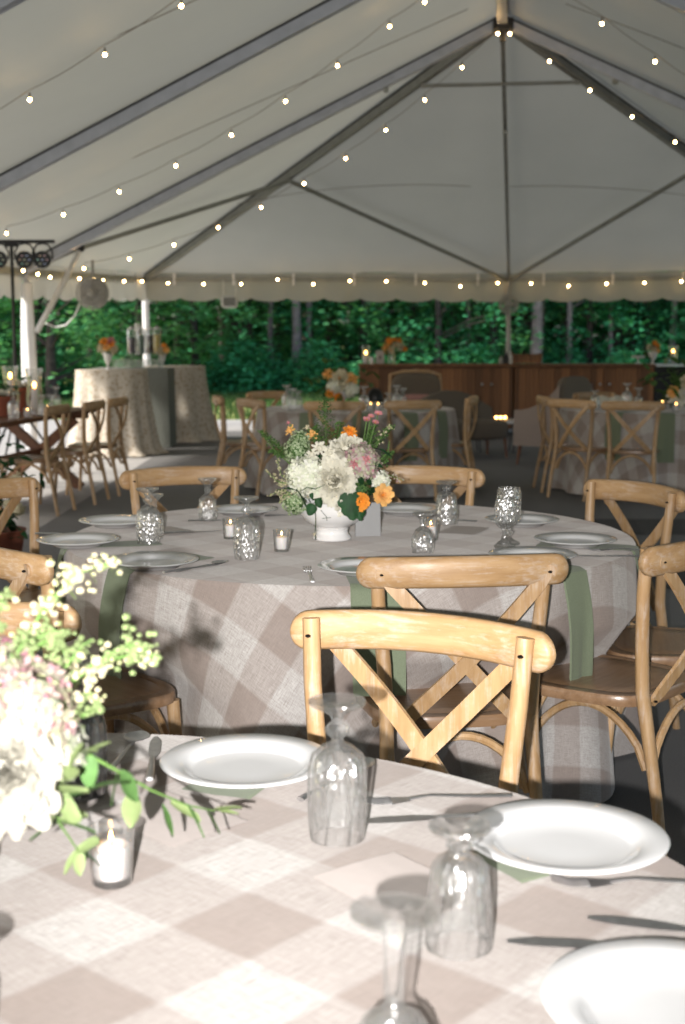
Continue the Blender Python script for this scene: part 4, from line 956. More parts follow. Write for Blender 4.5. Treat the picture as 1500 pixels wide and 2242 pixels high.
def sprig(pts,parent,mat='bud_cream',stem='stem_green',n=26,bud=.006,spread=.014,start=.2,seed=1,name='bud_sprig',leaf=None,sr=.0016,curve=True):
    rn=random.Random(seed); q=[Vector(p) for p in pts]
    def at(t):
        k=t*(len(q)-1); i=min(len(q)-2,int(k)); f=k-i; return q[i]*(1-f)+q[i+1]*f
    m=MB(); m.tube([at(i/10) for i in range(11)],[sr*(1.3-.8*i/10) for i in range(11)],5); st=m.build(name,stem,parent)
    m=MB()
    for i in range(n):
        t=start+(1-start)*i/n; f=1-.75*t; p=at(t)+Vector((rn.gauss(0,1),rn.gauss(0,1),rn.gauss(0,1)))*spread*f
        m.ball(p,bud*rn.uniform(.6,1.2)*(.6+.5*f),5)
    m.build('buds',mat,st)['kind']='stuff'
    if leaf: leaves([at(t) for t in [start*.5+(1-start*.5)*i/leaf[0] for i in range(leaf[0])]],st,leaf[1],leaf[2],seed)
    return st
def leaf_blade(m,p,d,L,w,rn,droop=.25):
    d=Vector(d).normalized(); s=d.cross(Vector((0,0,1))); s=(s if s.length>.1 else Vector((1,0,0))).normalized(); s=(s+Vector((rn.gauss(0,.4),rn.gauss(0,.4),rn.gauss(0,.4)))).normalized(); n=s.cross(d)
    vs=[];K=6
    for j in range(K+1):
        v=j/K; ww=w*1.35*math.sin(PI*min(.985,.04+v*.94))**.8
        for u in (-1,0,1): vs.append(Vector(p)+d*L*v+s*u*ww*.5+n*(abs(u)*w*.16)-Vector((0,0,droop*L*v*v)))
    m.add(vs,[(j*3+i,j*3+i+1,(j+1)*3+i+1,(j+1)*3+i) for j in range(K) for i in range(2)])
def leaves(ps,parent,mat,size,seed=1,name='leaf_spray'):
    rn=random.Random(seed); m=MB()
    for p in ps:
        for k in range(2): leaf_blade(m,p,(rn.gauss(0,1),rn.gauss(0,1),rn.gauss(0,.6)),size*rn.uniform(.7,1.2),size*.42,rn)
    return (lambda o:(o.__setitem__('kind','stuff'),o)[1])(m.build(name,mat,parent,angle=0))
def fern(base,tip,parent,w=.035,n=16,mat='fern_green',seed=1,name='fern_frond'):
    rn=random.Random(seed); m=MB(); b=Vector(base); t=Vector(tip); d=(t-b)
    m.tube([b,(b+t)/2+Vector((0,0,.01)),t],[.002,.0015,.0007],5)
    for i in range(n):
        f=.25+.75*i/n; p=b+d*f; ww=w*(1-f)**.7+.008
        for s in range(4):
            a=i*1.1+s*PI/2; q=Vector((math.cos(a),math.sin(a),.65)).normalized()
            for k in range(4):
                pp=p+q*ww*(k+1)/4; leaf_blade(m,pp,(rn.gauss(0,1),rn.gauss(0,1),rn.gauss(.5,.5)),.011,.0045,rn)
    return m.build(name,mat,parent,angle=0)
def heart_leaf(c,face,d,L,w,parent,mat='leaf_dark',name='leaf',lobes=0,seed=1):
    m=MB(); F=Vector(face).normalized(); d=Vector(d).normalized(); s=d.cross(F).normalized(); rn=random.Random(seed); n=22; vs=[Vector(c)+d*L*.4+F*.006]
    for i in range(n):
        a=2*PI*i/n; rr=1+.12*math.cos(2*a)+(.22*abs(math.sin(a*lobes/2)) if lobes else 0)+(.06*rn.uniform(-1,1) if lobes else 0)
        vs.append(Vector(c)+d*(L*.45-math.cos(a)*L*.5*rr)+s*math.sin(a)*w*.5*rr*(1.1+.35*math.cos(a))-F*.010*abs(math.sin(a)))
    m.add(vs,[(0,1+i,1+(i+1)%n) for i in range(n)]); return m.build(name,mat,parent,angle=0)
def bowl(x,y,z,lab,sc=1):
    m=MB(); prof=[(.058,0),(.060,.004),(.056,.012),(.050,.018),(.049,.028),(.052,.034),(.046,.038),(.058,.042),(.082,.058),(.099,.080),(.105,.103),(.103,.115),(.106,.120),(.101,.121),(.098,.112),(.100,.10),(.092,.08),(.07,.06),(.03,.05),(.001,.049)]
    m.lathe(prof,56); o=tag(m.build('footed_bowl','ceramic',angle=50),lab,'vase'); o.location=(x,y,z); o.scale=(sc,)*3; return o
# ------------------------------------------------------------ middle bouquet
bowl(-.035,4.42,TZ,'white footed ceramic bowl holding the big bouquet in the middle',1.08)
B=thing('flower_arrangement','big bouquet of white peonies, pink hydrangea and orange blooms in the footed bowl','bouquet',(-.035,4.42,.90),0)
IN=MB()  # dark filler greens inside
def rel(o,p): return Vector(p)-Vector(o.location)
def q(*p): return rel(B,p)
ctr=q(-.02,4.42,.90); rn=random.Random(3)
leaves([ctr+Vector((rn.gauss(0,.065),rn.gauss(0,.04),.035+abs(rn.gauss(0,.06)))) for _ in range(70)],B,'leaf_dark',.045,4,'foliage')
leaves([ctr+Vector((rn.gauss(-.08,.05),rn.gauss(-.03,.03),rn.gauss(.04,.04))) for _ in range(26)],B,'leaf_mid',.034,5,'foliage')
leaves([ctr+Vector((rn.gauss(.10,.03),rn.gauss(-.02,.03),rn.gauss(.06,.04))) for _ in range(22)],B,'leaf_dark',.034,6,'foliage')
m=MB(); m.ball(ctr+Vector((0,.01,.045)),.075,12); m.build('foliage_core','leaf_dark',B)
peony(q(-0.025,4.3,0.974),.068,(.0,-1,.25),'petal_white',B,seed=3)
hydrangea(q(-0.115,4.33,0.982),.066,(-.3,-1,.3),'hydrangea_white',B,seed=4,n=150,core='hydrangea_white')
peony(q(0.003,4.31,0.914),.048,(.1,-1,-.15),'petal_white',B,seed=6)
peony(q(0.018,4.4,1.075),.052,(.1,-.6,.8),'petal_white',B,seed=7,name='dahlia')
hydrangea(q(0.062,4.34,1.029),.060,(.4,-1,.4),'hydrangea_pink',B,seed=8,n=150,core='hydrangea_pink')
hydrangea(q(-0.149,4.38,1.066),.043,(-.4,-.8,.6),'lace_green',B,name='lace_flower',seed=9,n=170,fr=.13,core='leaf_mid')
hydrangea(q(-0.14,4.4,1.094),.036,(-.2,-.5,1),'lace_green',B,name='lace_flower',seed=29,n=120,fr=.13,core='leaf_mid')
hydrangea(q(0.055,4.33,0.941),.034,(.3,-1,.1),'fern_green',B,name='green_umbel',seed=10,n=160,fr=.12,core='leaf_dark')
hydrangea(q(-0.156,4.36,0.896),.042,(-.5,-1,-.1),'lace_green',B,seed=11,n=80,core='leaf_mid')
peony(q(0.021,4.42,1.123),.021,(0,-.8,.6),'petal_orange',B,name='marigold',seed=12,layers=5,k0=11)
open_flower(q(0.06,4.28,0.909),.033,(.0,-1,.1),'petal_orange',B,seed=13)
open_flower(q(0.129,4.3,0.926),.038,(.25,-1,.35),'petal_peach',B,seed=14,n=8,layers=3)
hydrangea(q(0.122,4.36,0.971),.030,(.5,-1,.2),'hydrangea_white',B,name='white_phlox',seed=15,n=50,fr=.34,core='hydrangea_white')
for i,(pt,r,f) in enumerate([(q(-0.099,4.33,1.054),.018,(-.2,-1,.3)),(q(-0.074,4.36,1.075),.02,(.2,-1,.4)),(q(-0.041,4.32,1.064),.02,(.1,-1,.3))]): peony(pt,r,f,'petal_white',B,name='rose_bud',seed=20+i,layers=4,k0=5)
for i,(pt,r,f,mt) in enumerate([(q(-0.175,4.42,1.127),.017,(-.6,-.6,.4),'petal_peach'),(q(-0.1,4.42,1.115),.016,(0,-.8,.4),'petal_peach'),(q(-0.117,4.43,1.137),.012,(0,-.4,1),'petal_cream'),(q(-0.177,4.43,1.152),.009,(0,-.5,1),'petal_pink')]):
    peony(pt,r,f,mt,B,name='tulip_bud',seed=30+i,layers=3,k0=4)
    sprig([pt,pt*.5+ctr*.5+Vector((0,0,.03)),ctr+Vector((0,0,.05))],B,'leaf_mid',n=3,bud=.002,seed=i,name='stem')
for i,(pt,r) in enumerate([(q(0.079,4.4,1.163),.014),(q(0.093,4.42,1.172),.012),(q(0.107,4.38,1.155),.013),(q(0.117,4.42,1.181),.014)]):
    open_flower(pt,r,(.1,-.6,.9),'petal_pink',B,name='daisy',seed=40+i,n=10,layers=1,eye='petal_orange')
    sprig([pt,pt*.5+ctr*.5+Vector((.03,0,0)),ctr+Vector((.05,0,.04))],B,'leaf_mid',n=4,bud=.0025,seed=i,name='stem')
peony(q(0.077,4.28,1.044),.013,(0,-1,.1),'petal_pink',B,name='rose_bud',seed=50,layers=3,k0=5); peony(q(0.039,4.28,1.029),.013,(0,-1,.1),'petal_pink',B,name='rose_bud',seed=51,layers=3,k0=5)
fern(q(-0.053,4.42,1.025),q(-0.057,4.44,1.234),B,.05,20,seed=1); fern(q(-0.023,4.44,1.023),q(-0.008,4.45,1.151),B,.036,14,seed=2); fern(q(-0.075,4.42,1.055),q(-0.09,4.44,1.137),B,.032,12,seed=3)
fern(q(-0.165,4.4,1.027),q(-0.274,4.44,1.122),B,.02,14,seed=4); fern(q(-0.165,4.4,1.027),q(-0.241,4.44,1.054),B,.026,12,seed=5); fern(q(0.075,4.42,1.04),q(0.166,4.44,1.137),B,.024,14,seed=6); fern(q(0.075,4.42,1.055),q(0.108,4.44,1.144),B,.022,12,seed=7)
fern(q(0.097,4.4,0.997),q(0.168,4.42,1.055),B,.014,10,seed=8)
sprig([q(-0.165,4.4,1.012),q(-0.225,4.42,1.063),q(-0.274,4.44,1.125)],B,'fern_green',n=26,bud=.0035,seed=1); sprig([q(0.093,4.4,1.042),q(0.132,4.42,1.115),q(0.15,4.43,1.14),q(0.168,4.43,1.13)],B,'bud_cream',n=24,bud=.0042,spread=.008,seed=2)
sprig([q(-0.163,4.36,0.956),q(-0.2,4.36,0.986),q(-0.212,4.36,1.038)],B,'bud_cream',n=34,bud=.005,spread=.013,seed=3); sprig([q(-0.163,4.36,0.956),q(-0.208,4.36,0.963),q(-0.253,4.37,1)],B,'bud_cream',n=30,bud=.0045,spread=.012,seed=4)
sprig([q(-0.156,4.36,0.926),q(-0.201,4.36,0.934),q(-0.239,4.37,0.917)],B,'bud_cream',n=30,bud=.0045,spread=.012,seed=5); sprig([q(-0.163,4.34,0.928),q(-0.19,4.34,0.921),q(-0.203,4.34,0.899)],B,'bud_cream',n=24,bud=.0045,spread=.010,seed=6)
sprig([q(0.092,4.36,0.971),q(0.149,4.38,0.984),q(0.201,4.38,0.966)],B,'hydrangea_pink',n=34,bud=.004,spread=.015,seed=7); sprig([q(0.097,4.38,1.006),q(0.134,4.38,1.021),q(0.162,4.4,1.054)],B,'fern_green',n=16,bud=.004,seed=8)
sprig([q(0.089,4.38,1.044),q(0.122,4.38,1.032),q(0.149,4.38,1.059),q(0.152,4.38,1.096)],B,'leaf_mid',n=10,bud=.004,spread=.006,seed=9,sr=.002)
heart_leaf(q(0.026,4.27,0.929),(.1,-1,.15),(.1,-.1,-1),.072,.072,B,lobes=7,seed=3,name='leaf'); heart_leaf(q(0.051,4.275,0.892),(.3,-1,.1),(.2,-.1,-1),.042,.04,B,lobes=5,seed=4)
heart_leaf(q(-0.098,4.27,0.9),(-.2,-1,.3),(-.3,-.1,-1),.036,.036,B); heart_leaf(q(-0.076,4.27,0.919),(.3,-1,.3),(.2,-.1,-1),.030,.026,B); heart_leaf(q(-0.096,4.27,0.936),(.5,-1,.1),(.1,-.1,-1),.02,.014,B)
m=MB(); m.tube([q(-0.131,4.28,0.943),q(-0.113,4.26,0.957),q(-0.087,4.26,0.951),q(-0.055,4.26,0.965)],[.0014,.0016,.0016,.0008],5); m.tube([q(-0.088,4.28,0.913),q(-0.086,4.27,0.848),q(-0.088,4.27,0.811),q(-0.087,4.28,0.785)],.0013,5); m.tube([q(-0.07,4.28,0.881),q(-0.051,4.27,0.86),q(-0.05,4.27,0.848)],.0008,5); m.tube([q(-0.066,4.28,0.854),q(-0.037,4.28,0.857)],.0008,5); m.build('tendril','leaf_dark',B)
peony(q(-0.09,4.26,0.805),.008,(0,-.3,-1),'petal_cream',B,name='rose_bud',seed=60,layers=2,k0=4)

# ------------------------------------------------------------ foreground bouquet
bowl(-.50,1.34,TZ,'white footed bowl at the left frame edge holding the foreground flowers',1.1)
F=thing('flower_arrangement','blurred foreground bouquet of cream and blush blooms with green sprigs reaching right','bouquet',(-.48,1.34,.90),0)
def q(*p): return rel(F,p)
ctr=q(-.47,1.34,.92); rn=random.Random(9)
leaves([ctr+Vector((rn.gauss(0,.06),rn.gauss(0,.05),.03+abs(rn.gauss(.0,.05)))) for _ in range(60)],F,'leaf_mid',.05,14,'foliage')
m=MB(); m.ball(ctr+Vector((0,0,.03)),.09,12); m.build('foliage_core','leaf_dark',F)
peony(q(-0.338,1.3,0.996),.052,(.3,-1,.2),'petal_white_dim',F,seed=61)
peony(q(-0.422,1.34,1.004),.06,(-.3,-1,.4),'petal_white_dim',F,seed=62); peony(q(-0.483,1.4,1.03),.055,(-.5,-.6,.6),'petal_cream',F,seed=66)
hydrangea(q(-0.327,1.36,1.042),.052,(.4,-1,.5),'hydrangea_pink_dim',F,seed=63,n=130,core='hydrangea_white_dim'); hydrangea(q(-0.38,1.42,1.055),.055,(0,-.8,.8),'hydrangea_pink_dim',F,seed=64,n=130,core='hydrangea_white_dim')
hydrangea(q(-0.303,1.36,1.003),.036,(.6,-1,.1),'hydrangea_white_dim',F,seed=65,n=70,core='hydrangea_white_dim'); hydrangea(q(-0.316,1.44,1.055),.026,(.5,-.8,.6),'bud_cream',F,name='stock_bloom',seed=67,n=60,fr=.3,core='hydrangea_white_dim')
open_flower(q(-0.334,1.33,1.041),.02,(.3,-1,.5),'petal_pink',F,seed=68)
open_flower(q(-0.309,1.33,1.031),.016,(.3,-1,.5),'petal_pink',F,seed=69)
for i,(a,b,c,n_) in enumerate([(q(-0.36,1.42,1.065),q(-0.328,1.44,1.132),q(-0.289,1.46,1.166),40),(q(-0.328,1.44,1.129),q(-0.291,1.46,1.171),q(-0.25,1.47,1.176),46),(q(-0.385,1.42,1.055),q(-0.349,1.42,1.096),q(-0.299,1.44,1.111),44),
     (q(-0.332,1.4,1.03),q(-0.266,1.42,1.08),q(-0.206,1.45,1.078),60),(q(-0.266,1.42,1.079),q(-0.233,1.43,1.097),q(-0.205,1.45,1.077),40),(q(-0.332,1.38,1.016),q(-0.292,1.4,1.045),q(-0.261,1.42,1.04),34),(q(-0.399,1.42,1.065),q(-0.373,1.42,1.131),q(-0.36,1.43,1.154),34),
     (q(-0.385,1.4,1.04),q(-0.35,1.4,1.085),q(-0.334,1.4,1.11),34),(q(-0.339,1.42,1.091),q(-0.317,1.43,1.103),q(-0.302,1.44,1.081),26),(q(-0.322,1.4,1.025),q(-0.306,1.42,1.065),q(-0.272,1.43,1.103),30),(q(-0.313,1.38,1.006),q(-0.288,1.4,1.02),q(-0.258,1.41,1.028),24)]):
    sprig([a,a*.3+b*.6+c*.1+Vector((0,0,.004)),b,b*.35+c*.65+Vector((0,0,.006)),c],F,'bud_cream' if i in (0,1,3,5) else 'leaf_fresh',n=int(n_*1.15),bud=.0042,spread=.014,seed=70+i,leaf=(7,'leaf_fresh',.016),sr=.002,start=.12)
# trailing leafy branch over the cloth
br=[q(-0.304,1.36,1.022),q(-0.27,1.38,0.991),q(-0.242,1.41,0.962),q(-0.215,1.46,0.924),q(-0.182,1.52,0.885),q(-0.155,1.57,0.86)]
m=MB(); m.tube(br,[.0022,.002,.0018,.0015,.0012,.0008],6); b_=m.build('branch','stem_green',F)
def big(p,d,L,w,mt='leaf_fresh',s=1,par=None):
    m=MB(); leaf_blade(m,Vector(p),d,L,w,random.Random(s),.1); return m.build('leaf',mt,par or b_,angle=0)
for i,(p,d,L,w,mt) in enumerate([(br[3]+Vector((-.018,0,0)),(-.05,-.2,-1),.038,.024,'leaf_fresh'),(br[2],(.45,0,-.8),.036,.018,'leaf_mid'),(br[2],(-.2,-.2,-1),.034,.014,'leaf_mid'),(br[4]+Vector((-.02,0,.004)),(.8,0,-.5),.040,.020,'leaf_fresh'),(br[4]+Vector((-.03,0,.0)),(.35,-.1,-1),.036,.014,'leaf_mid'),
    (br[4],(.5,-.1,-.9),.040,.013,'leaf_mid'),(br[5],(.9,0,.15),.034,.016,'leaf_fresh'),(br[5]+Vector((-.01,0,0)),(.5,-.1,-.8),.030,.012,'leaf_mid'),(br[1],(.1,0,-1),.036,.016,'leaf_mid'),(br[1],(.7,0,.4),.030,.018,'leaf_fresh'),(br[0],(.8,0,.3),.032,.020,'leaf_fresh'),(br[5],(1,.1,-.1),.03,.010,'leaf_fresh')]): big(p,d,L,w,mt,80+i)
b2=[q(-0.324,1.34,0.985),q(-0.306,1.36,0.953),q(-0.304,1.39,0.912),q(-0.293,1.43,0.866)]
m=MB(); m.tube(b2,[.0022,.002,.0015,.001],6); b_=m.build('branch','stem_green',F)
for i,(p,d,L,w,mt) in enumerate([(b2[1],(.8,-.2,.2),.046,.030,'leaf_fresh'),(b2[1],(.5,-.1,-.3),.040,.028,'leaf_fresh'),(b2[1]+Vector((-.01,0,0)),(-.6,-.1,-.4),.040,.022,'leaf_mid'),(b2[2],(1,-.1,.3),.034,.022,'leaf_fresh'),(b2[2],(.9,0,-.2),.040,.018,'leaf_mid'),(b2[2],(-.7,0,-.4),.036,.018,'leaf_mid'),
    (b2[3],(.9,0,.3),.026,.020,'leaf_fresh'),(b2[3],(.9,0,-.6),.030,.012,'leaf_dark'),(b2[3],(.1,-.2,-.9),.026,.012,'leaf_fresh'),(b2[3],(-.5,0,-.9),.03,.010,'leaf_fresh'),(b2[0],(.8,0,.1),.045,.030,'leaf_fresh'),(b2[0],(.3,0,-1),.04,.026,'leaf_mid'),(b2[0],(.7,-.1,.6),.045,.03,'leaf_fresh'),(b2[2]+Vector((-.02,0,.01)),(.3,0,.9),.036,.026,'leaf_fresh')]): big(p,d,L,w,mt,120+i)
leaves([b2[0]+Vector((rn.uniform(-.03,.06),rn.uniform(-.02,.03),rn.uniform(-.05,.05))) for _ in range(9)],F,'leaf_fresh',.036,77,'leaf_spray')

# ------------------------------------------------------------ far table dressing
def small_bouquet(x,y,z,r,lab,cols,seed,vase=None):
    t=thing('flower_arrangement',lab,'bouquet',(x,y,z),0,'small bouquets on the far tables and bars'); rn=random.Random(seed)
    leaves([Vector((rn.gauss(0,r*.6),rn.gauss(0,r*.5),rn.gauss(0,r*.45))) for _ in range(int(26+r*90))],t,'leaf_mid',r*.5,seed,'foliage')
    for i,(mt,dx,dz,rr) in enumerate(cols):
        if i%2: peony((dx*r,-r*.55,dz*r),rr*r,(dx*.6,-1,dz*.5+.3),mt,t,name='rose',seed=seed+i,layers=4,k0=6)
        else: hydrangea((dx*r,-r*.5,dz*r),rr*r,(dx*.6,-1,dz*.5+.3),'hydrangea_pink' if mt=='petal_pink' else 'hydrangea_white',t,name='hydrangea',seed=seed+i,n=36,fr=.35,core=mt) if mt in('petal_pink','petal_white') else open_flower((dx*r,-r*.6,dz*r),rr*r,(dx*.6,-1,dz*.5+.3),mt,t,seed=seed+i)
    return t
def urn(x,y,z,h,r,lab,mt='ceramic'):
    m=MB(); m.lathe([(r*.55,0),(r*.5,h*.06),(r*.18,h*.14),(r*.25,h*.25),(r*.6,h*.5),(r*.85,h*.8),(r,h*.97),(r*1.02,h),(r*.9,h),(r*.5,h*.5),(.001,h*.4)],28,rf=lambda a,i,rr,zz:1+.05*math.cos(a*12) if i>3 else 1)
    o=tag(m.build('fluted_vase',mt,angle=50),lab,'vase','small vases on the far tables and bars'); o.location=(x,y,z)
def hurricane(x,y,z,lab,h=.26,r=.055,ch=.10):
    t=thing('hurricane_candle',lab,'candle',(x,y,z),0,'candles in tall glass hurricanes'); 
    m=MB(); m.lathe([(r*.7,0),(r*.9,h*.1),(r,h*.35),(r*.8,h*.7),(r*1.05,h),(r*1.0,h),(r*.75,h*.7),(r*.94,h*.35),(r*.8,h*.1),(.001,.005)],20); m.build('glass_chimney','thin_glass',t)
    m=MB(); m.lathe([(.028,.008),(.03,.012),(.03,ch),(.001,ch+.002)],14); m.build('wax','wax',t); m=MB(); m.ball((0,0,ch+.035),.014,8,2.0); m.build('flame','candle_far',t); return t
O='petal_orange'; Cc='petal_cream'; Wc='petal_white'; Pk='petal_pink'; Pe='petal_peach'
# on the bar
BZ=1.05
hurricane(0.345,20.1,1.05,'lit hurricane candle at the left end of the bar',.27,.06,.13)
t=thing('pillar_candle','short white pillar candle beside the left bar hurricane','candle',(0.431,20,1.05)); m=MB(); m.lathe([(.03,0),(.032,.01),(.031,.10),(.001,.10)],14); m.build('wax','wax',t)
t=thing('bar_sign','small framed sign card between candle and vase on the bar','sign',(0.554,20.05,1.05)); m=MB(); m.box((0,0,.10),(.125,.015,.19)); m.build('card','paper_pink',t,smooth=False); m=MB(); m.box((0,-.01,.095),(.03,.004,.05)); m.build('printed_mark','grey_fabric',t,smooth=False)
m=MB(); m.lathe([(.06,0),(.062,.16),(.058,.16),(.056,.01),(.001,.008)],20); o=tag(m.build('glass_vase','thin_glass'),'clear glass vase of the orange bar bouquet','vase'); o.location=(0.725,20.1,1.05)
small_bouquet(0.771,20.1,1.31,.17,'orange and cream bouquet on the left bar unit',[(O,-.5,.45,0.34),(O,-.15,.5,0.30),(Cc,.1,.1,.4),(Pe,-.7,-.1,.4),(O,.85,-.25,0.24),(Cc,.55,.0,.36),(Cc,-.3,-.35,.36),(O,.4,.5,0.22)],201)
for i,(px,c,h) in enumerate(((2.35,'grille',.12),(2.411,'black_metal',.2),(2.445,'black_metal',.16),(2.485,'white_metal',.19))):
    m=MB(); m.lathe([(.03,0),(.033,.01),(.033,h*.55),(.012,h*.75),(.012,h),(.001,h)],12); o=tag(m.build('bottle',c),['short grey bottle at the left of the bottle group on the bar','tallest black bottle on the bar by the pole','shorter black bottle on the bar by the pole','white bottle on the bar right of the pole'][i],'bottle','bottles by the pole on the bar'); o.location=(px,20.1,1.05)
t=thing('wooden_crate','open reddish wooden crate on the bar right of the pole','crate',(2.743,20.3,1.05))
for z in (.03,.075,.12): 
    for s in (-1,1): m=MB(); m.box((0,s*.14,z),(.42+z*.3,.015,.04)); m.build('slat','bar_wood',t,smooth=False)
for s in (-1,1): m=MB(); m.box((s*.205,0,.08),(.02,.28,.15)); m.build('end_panel','bar_wood',t,smooth=False)
m=MB(); m.lathe([(.06,0),(.055,.01),(.012,.02),(.012,.075),(.09,.09),(.10,.12),(.095,.12),(.08,.095),(.001,.09)],24); o=tag(m.build('cake_stand','marble'),'pale footed cake stand on the right bar unit','stand'); o.location=(4.383,20.1,1.05)
urn(4.599,20.1,1.05,.18,.075,'fluted white vase at the right end of the wooden bar')
small_bouquet(4.592,20.1,1.29,.11,'small orange topped bouquet at the right end of the wooden bar',[(O,.1,.6,0.38),(O,.5,.3,0.38),(Cc,-.5,0,.5),(Pe,.5,-.2,.45),(Cc,0,-.2,.5)],205)
hurricane(4.898,20.1,1.05,'lit hurricane candle on the black shelf unit at the right',.27,.07,.15)
m=MB(); m.lathe([(.03,0),(.032,.01),(.031,.08),(.001,.08)],14); o=tag(m.build('pillar_candle','lace_green'),'short pale green candle left of the right hurricane','candle'); o.location=(4.772,20,1.05)
# drinks corner
urn(-2.889,16.7,1.043,.22,.065,'fluted white vase on the left tall table')
small_bouquet(-2.883,16.7,1.32,.12,'orange and cream bouquet on the left tall table',[(O,-.3,.5,0.45),(Pk,.3,.55,.5),(O,.45,.3,0.38),(Cc,-.6,-.1,.5),(Pe,0,.0,.5),(Cc,.6,-.2,.5)],211)
urn(-2.391,18,1.043,.18,.055,'fluted vase right of the drink dispensers')
small_bouquet(-2.381,18,1.27,.10,'small orange bouquet right of the drink dispensers',[(O,.2,.6,0.38),(Cc,-.4,.1,.5),(Pe,.5,.0,.5),(Cc,0,-.3,.45)],215)
t=thing('dispenser_riser','clear riser holding the drink dispensers','rack',(-2.646,18,1.043)); 
m=MB(); m.box((0,0,.15),(.46,.2,.015)); m.build('shelf_board','thin_glass',t,smooth=False)
for s in (-1,1): m=MB(); m.box((s*.22,0,.075),(.015,.2,.14)); m.build('side_panel','thin_glass',t,smooth=False)
for i,(px,lq,hh) in enumerate(((-2.798,'liquid_purple',.22),(-2.677,'liquid_clear',.25),(-2.556,'liquid_dark',.26),(-2.459,'liquid_yellow',.26))):
    t=thing('drink_dispenser',['glass drink dispenser with a pale purple drink, leftmost in its row','glass drink dispenser with clear water','glass drink dispenser with a nearly black drink','glass drink dispenser with yellow lemonade'][i],'dispenser',(px,18.0,1.213),0,'glass drink dispensers in a row')
    m=MB(); m.lathe([(.055,0),(.058,.01),(.06,.30),(.05,.33),(.045,.33),(.055,.30),(.053,.012),(.001,.01)],20); m.build('jar','thin_glass',t)
    m=MB(); m.lathe([(.049,.014),(.051,.02),(.052,hh),(.001,hh)],20); m.build('drink',lq,t)
    m=MB(); m.lathe([(.05,.33),(.052,.345),(.02,.355),(.012,.375),(.001,.378)],16); m.build('lid','steel',t)
    m=MB(); m.tube([(0,-.05,.03),(0,-.085,.03),(0,-.09,.01)],.008,8); m.build('spout','steel',t)
t=thing('paper_cups','stack of white paper cups above the dispensers','cups',(-2.732,18.15,1.213))
m=MB(); m.lathe([(.028,0),(.04,.10),(.04,.40),(.043,.41),(.04,.41),(.001,.40)],16); m.build('cup_stack','white_vinyl',t)
cm=MB(); cm.lathe([(.022,0),(.024,.003),(.029,.11),(.027,.11),(.022,.008),(.001,.007)],14); cmm=cm.mesh('tumbler','thin_glass')
k=0
for row,D in enumerate((17.72,17.78)):
    for i in range(7):
        o=tag(obj('drinking_glass',cmm),'clear straight drinking glass in the rows below the drink dispensers','glass','clear drinking glasses in rows on the drinks table'); o.location=(-2.98+.092*i+.04*row,D,1.043)
# farm table dressing
FT=(.765)
for lab,x,y,z,h,r,ch in (('lit hurricane candle at the far left of the farm table',-2.946,12,0.765,.42,.075,.30),('lit hurricane candle in the middle of the farm table',-2.712,11.9,0.765,.40,.075,.22)):
    hurricane(x,y,z,lab,h,r,ch)
def pot(x,y,z,r,h,lab,cat='plant pot'):
    t=thing('potted_plant',lab,'plant',(x,y,z),0,'terracotta pots on the farm table'); m=MB(); m.lathe([(r*.7,0),(r*.95,h*.82),(r*1.05,h*.82),(r*1.08,h),(r*.95,h),(r*.9,h*.85),(.001,h*.84)],24); m.build('terracotta_pot','terracotta',t)
    leaves([Vector((random.gauss(0,r*.6),random.gauss(0,r*.5),h+abs(random.gauss(0,r*.5)))) for _ in range(30)],t,'leaf_dark',r*.6,9,'foliage')
    for i in range(5): hydrangea((random.uniform(-.8,.8)*r,-r*.5,h+r*random.uniform(.1,.5)),r*.22,(0,-1,.4),'petal_white',t,name='white_blossom',seed=i,n=14,fr=.5,core='petal_white')
random.seed(4)
pot(-2.919,12.3,0.765,.10,.22,'terracotta pot of dark foliage with white blossoms on the farm table'); pot(-2.915,11.6,0.765,.11,.17,'terracotta pot cut off by the left frame edge')
for px,D,kd,l in ((-2.732,11.2,'tall','goblet upside down at the near left end of the farm table'),(-2.563,11.5,'short','goblet before the middle hurricane on the farm table'),(-2.632,12.4,'tall','goblet upside down at the right end of the farm table'),(-2.506,11.6,'short','small goblet on the farm table beside the nearest chair')):
    goblet(px,D,kd,l,sc=1.15)
votive(-2.637,11.3,0.765,'lit votive candle near the front of the farm table',sc=1.3); votive(-2.581,11.8,0.765,'lit votive candle right on the farm table',sc=1.3)
napkin_strip((-4.1,11.3),1.42,R(-4),'dark sage napkin hanging at the side of the farm table before a chair','sage green napkins hanging over table edges',.16,.42,.2) if False else None
for i,(x,y) in enumerate(((-3.36,10.73),(-2.86,10.80))):
    m=MB(); m.box((0,0,-.2),(.14,.012,.42)); m.box((0,.12,.006),(.14,.25,.008)); o=tag(m.build('napkin','sage_napkin',smooth=False),['dark sage napkin hanging off the near end of the farm table, left','dark sage napkin hanging off the near end of the farm table, right'][i],'napkin','sage green napkins hanging over table edges'); o.location=(x,y-.12,.768)
